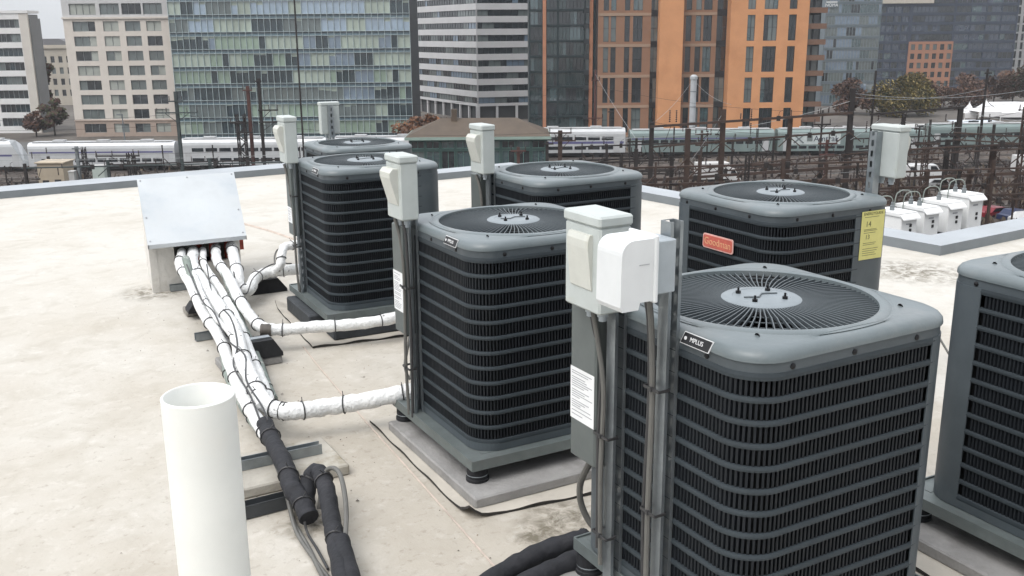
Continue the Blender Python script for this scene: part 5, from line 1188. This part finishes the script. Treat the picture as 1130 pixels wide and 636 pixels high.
def thicket(label, u0, u1, v0, v1, d, n, m, seed):
    rg = random.Random(seed); cols = []; beams = []; br = []
    for i in range(n):
        u = u0+(u1-u0)*(i+rg.uniform(-.25, .25))/(n-1); v = v0+(v1-v0)*i/(n-1)+rg.uniform(-10, 8); cols.append((u, v, d+rg.uniform(-1.5, 1.5), rg.choice((.22, .28, .4, .5))))
        br += [(u, v+14, d-.6, u+rg.choice((-11, 11)), v+26, d-.6), (u, v+40, d-.6, u+rg.choice((-9, 9)), v+28, d-.6)]
    for k in range(3):
        o = 8+k*17+rg.uniform(-3, 3); beams.append((u0-4, v0+o, d, u1+4, v1+o, d, (.25, .34, .6)[k]))
    return portal(label, cols, beams, br, [(rg.uniform(u0, u1), (v0+v1)/2+rg.uniform(-8, 26), d-.8, rg.uniform(.7, 1.4)) for q in range(7)], m, 'hhhl')
thicket('dense dark steel bus structure farthest back on the right', 935, 1140, 140, 132, 160, 9, RUST_D, 3)
thicket('dense rusty bus structure low in the middle of the yard', 690, 980, 176, 168, 106, 8, RUST, 4)
thicket('dense dark bus structure in front of the grey coaches', 640, 850, 150, 142, 150, 9, RUST_D, 5)
thicket('low rusty bus structure behind the white cabinets', 960, 1140, 180, 174, 110, 7, RUST, 6)
thicket('low dark line of posts along the left tracks', -20, 330, 172, 160, 152, 9, RUST_D, 8)
# more single masts in the right yard
mast('tall thin dark pole in front of the brick panel of the blue tower', 1069, 74, 140, .45, RUST_D, 'p', ((.6, .5, .5), (7, 1.0, 1.0)), 'yard_pole')
mast('rusty mast with twin arms right of the yellow sticker unit', 1012, 150, 122, .55, RUST, 'l', ((.5, 1.6, 1.6), (2.4, 1.6, 1.6)))
mast('thin dark mast between the two vans', 1003, 136, 138, .35, RUST_D, 'p', ((.3, .8, .8), (2.2, .8, .8)))
mast('stout rusty mast left of the red car', 1062, 182, 112, .6, RUST, 'h', ((.6, 1.2, 1.2),))
mast('short rusty mast low beside the middle portal', 905, 150, 133, .45, RUST_R, 'h', ((.5, 1.3, 1.3), (2, 1, 1)))
mast('brown mast in the scrub left of the wide portal', 700, 148, 137, .45, RUST_D, 'h', ((.5, 1.3, 1.0), (2, .8, .8)))
mast('brown mast with small arms above the middle portal', 770, 140, 136, .4, RUST, 'h', ((.5, 1.0, 1.3), (2, .9, .9)))
mast('rusty mast standing right of the orange tower foot', 898, 118, 140, .35, RUST_D, 'p', ((.5, .8, .8), (2, 1.2, 1.2)))
mast('slender mast at the right edge of the yard', 1126, 150, 135, .4, RUST, 'h', ((.5, 1.2, .8),))
def wire(label, a, c, sag, r=.022, m=None):
    p, q = Vector(H(*a)), Vector(H(*c)); pts = [p+(q-p)*(i/16)+Vector((0, 0, -sag*4*(i/16)*(1-i/16))) for i in range(17)]
    b = MB(); b.tube(pts, r, 5); tag(b.build('overhead_wire', m or RUST_D), label, 'wire', 'overhead wires of the yard')
WIRE_P = mat('pale wire', (.35, .37, .38), .5, .3)
for i, (u0, v0, d0, u1, v1, d1, sg_, pale) in enumerate((
    (-40, 128, 150, 210, 122, 148, .5, 0), (-40, 140, 150, 299, 128, 143, .5, 0), (210, 122, 148, 618, 142, 140, 1.5, 0), (299, 108, 143, 655, 95, 188, 1.5, 0), (-40, 172, 139, 330, 166, 136, .3, 1), (-40, 166, 139, 330, 161, 136, .3, 0),
    (618, 145, 140, 928, 108, 125, 2.0, 1), (655, 92, 188, 1045, 118, 130, 2.0, 0), (716, 131, 128, 1119, 118, 118, 2.2, 0), (759, 84, 196, 720, 130, 128, .6, 1), (759, 86, 196, 800, 112, 160, .8, 1), (792, 120, 127, 760, 172, 127, .2, 1),
    (655, 80, 188, 700, 150, 137, .3, 1), (928, 100, 125, 1140, 92, 122, 1.0, 1), (928, 110, 125, 1140, 103, 122, 1.2, 0), (951, 80, 132, 1140, 84, 130, 1.0, 0), (928, 104, 125, 1069, 95, 140, .8, 1), (1045, 118, 130, 1140, 128, 125, .6, 1), (840, 186, 115, 962, 182, 113, .4, 1), (985, 130, 131, 1119, 126, 118, 1.0, 1), (930, 150, 124, 960, 128, 131, .1, 1))):
    p, q = lat2(u0, v0, d0), lat2(u1, v1, d1)
    wire(('pale' if pale else 'dark')+' overhead wire across the rail yard', p, q, sg_, .024 if pale else .022, WIRE_P if pale else None)
# ---- brown scrub between the tracks (uncountable)
rg = random.Random(5); b = MB()
for i in range(16000):
    if rg.random() < .72: l, d = rg.uniform(8, 95), rg.uniform(92, 146)
    else: l, d = rg.uniform(-110, 95), rg.uniform(140, 200)
    if rg.random() > .55+.45*math.sin(l*.31+d*.17)*math.sin(l*.11-d*.23): continue
    x, y, _ = H(l, d); h = rg.uniform(.3, 1.3); a = rg.uniform(0, PI); w3 = rg.uniform(.04, .4); c, s = math.cos(a)*w3, math.sin(a)*w3; tx, ty = rg.uniform(-.4, .4), rg.uniform(-.4, .4)
    b.add([(x-c, y-s, GZ), (x+c, y+s, GZ), (x+c*.5+tx, y+s*.5+ty, GZ+h), (x-c*.5+tx, y-s*.5+ty, GZ+h*.9)], [(0, 1, 2, 3)], rg.randrange(3))
tag(b.build('scrub', [mat('brown dry scrub', (.06, .037, .028), .9, 0, .3, 1), mat('dark scrub', (.028, .021, .019), .9, 0, .3, 1), mat('tan dry grass', (.11, .085, .06), .9, 0, .3, 1)]), 'brown dry scrub growing between the tracks of the yard', 'scrub', kind='stuff')
# ---- white cabinets on the lower roof beyond the parapet
ZL = -2.52
t = thing('lower_building', 'lower flat roofed building beyond the parapet, carrying four white cabinets', 'building', (15.2, 11.2, GZ)); b = MB(); b.box(0, 5.2, 0, 1.9, 0, ZL-GZ-.15); b.build('wall', mat('grey rendered wall', (.28, .27, .26), .85, 0, .1, .5), t); b = MB(); b.bevbox(-.05, 5.25, -.05, 1.95, ZL-GZ-.149, ZL-GZ, .01); b.build('roof', mat('dark gravel roof', (.10, .10, .10), .9, 0, .2, 3), t)
for i, (x, hh, wds) in enumerate(((17.2, .62, 'leftmost white cabinet on the lower roof, half hidden by the condenser'), (17.95, .66, 'second white cabinet from the left on the lower roof'), (18.78, .68, 'third white cabinet from the left on the lower roof'), (19.50, .78, 'rightmost and tallest white cabinet on the lower roof'))):
    t = thing('electrical_cabinet', wds, 'cabinet', (x, 11.98, ZL+.03), math.radians(-5), 'white cabinets on the lower roof'); w3, d3 = .46, .72
    b = MB(); b.bevbox(0, w3, 0, d3, .03, hh-.07, .012); b.build('housing', WHITE, t)
    b = MB(); Tm = Matrix(((0, 0, 1, 0), (1, 0, 0, 0), (0, 1, 0, 0), (0, 0, 0, 1))); b.prism([(-.075, hh-.13), (-.065, hh-.10), (.03, hh-.02), (.03, hh), (d3+.02, hh), (d3+.02, hh-.069), (.0, hh-.069)], -.025, w3+.025, 0, Tm); b.build('hood', WHITE, t)
    for z in (.36, .26): b = MB(); b.bevbox(w3*.52, w3*.66, -.014, -.001, z-.032, z+.032, .004); b.build('latch', UNDER, t)
    b = MB(); b.box(w3*.30, w3*.62, -.006, -.001, hh-.24, hh-.21); b.build('plate', PRINT, t)
    b = MB(); b.box(-.02, w3+.02, -.02, d3+.02, 0, .029); b.build('plinth', UNDER, t)
    for yy in ((.30, .52) if i % 2 else (.42,)):
        b = MB(); b.lathe([(.05, 0), (.05, .10), (.03, .11), (.03, .17), (1e-4, .17)], (w3*.4, yy, hh-.005), 10); b.build('gland', GREYM, t)
        b = MB(); b.tube(smooth_path([(w3*.4, yy, hh+.1), (w3*.4, yy, hh+.20), (w3*.34, yy+.03, hh+.27), (w3*.2, yy+.08, hh+.29), (.0, yy+.15, hh+.26), (-.06, yy+.2, hh+.1), (-.07, yy+.2, 0)], 5), .011, 6); b.build('cable', mat('pale green cable', (.22, .25, .23), .5), t)

# ---- thin air between the roof and the city
b = MB(); b.box(-700, 900, -700, 900, GZ-1, 75); hz = b.build('haze', [])
hm = bpy.data.materials.new('haze air'); hm.use_nodes = True; hn = hm.node_tree.nodes; hn.clear()
ho = hn.new('ShaderNodeOutputMaterial'); hv = hn.new('ShaderNodeVolumePrincipled'); hv.inputs['Color'].default_value = (.86, .90, .95, 1); hv.inputs['Density'].default_value = .0002; hv.inputs['Anisotropy'].default_value = .1
hm.node_tree.links.new(hv.outputs[0], ho.inputs['Volume']); hz.data.materials.append(hm); tag(hz, kind='stuff')

# ---- grit, leaf bits and dirt specks on the roof (uncountable)
rg = random.Random(11); b = MB()
for i in range(320):
    if rg.random() < .7: x, y = rg.gauss(1.55, .45), rg.uniform(1.9, 6.9)
    else: x, y = rg.uniform(-3, 6.5), rg.uniform(2, 11.5)
    if x > 6.4 or (x > 5 and y > 10.2): continue
    s_ = rg.uniform(.0015, .0055)*(1 if rg.random() < .96 else 1.8); a = rg.uniform(0, PI); c, d = math.cos(a)*s_, math.sin(a)*s_; z = .002
    b.add([(x-c, y-d, z), (x+d*.6, y-c*.6, z+s_*.4), (x+c, y+d, z), (x-d*.6, y+c*.6, z+s_*.5), (x, y, z+s_*.8)], [(0, 1, 4), (1, 2, 4), (2, 3, 4), (3, 0, 4)], rg.choice((0, 0, 1, 2)))
tag(b.build('roof_grit', [mat('dark grit', (.06, .05, .04), .9), mat('brown leaf bits', (.16, .10, .05), .9), mat('grey grit', (.3, .28, .25), .9)]), 'fine grit and leaf bits scattered on the roof', 'grit', kind='stuff')
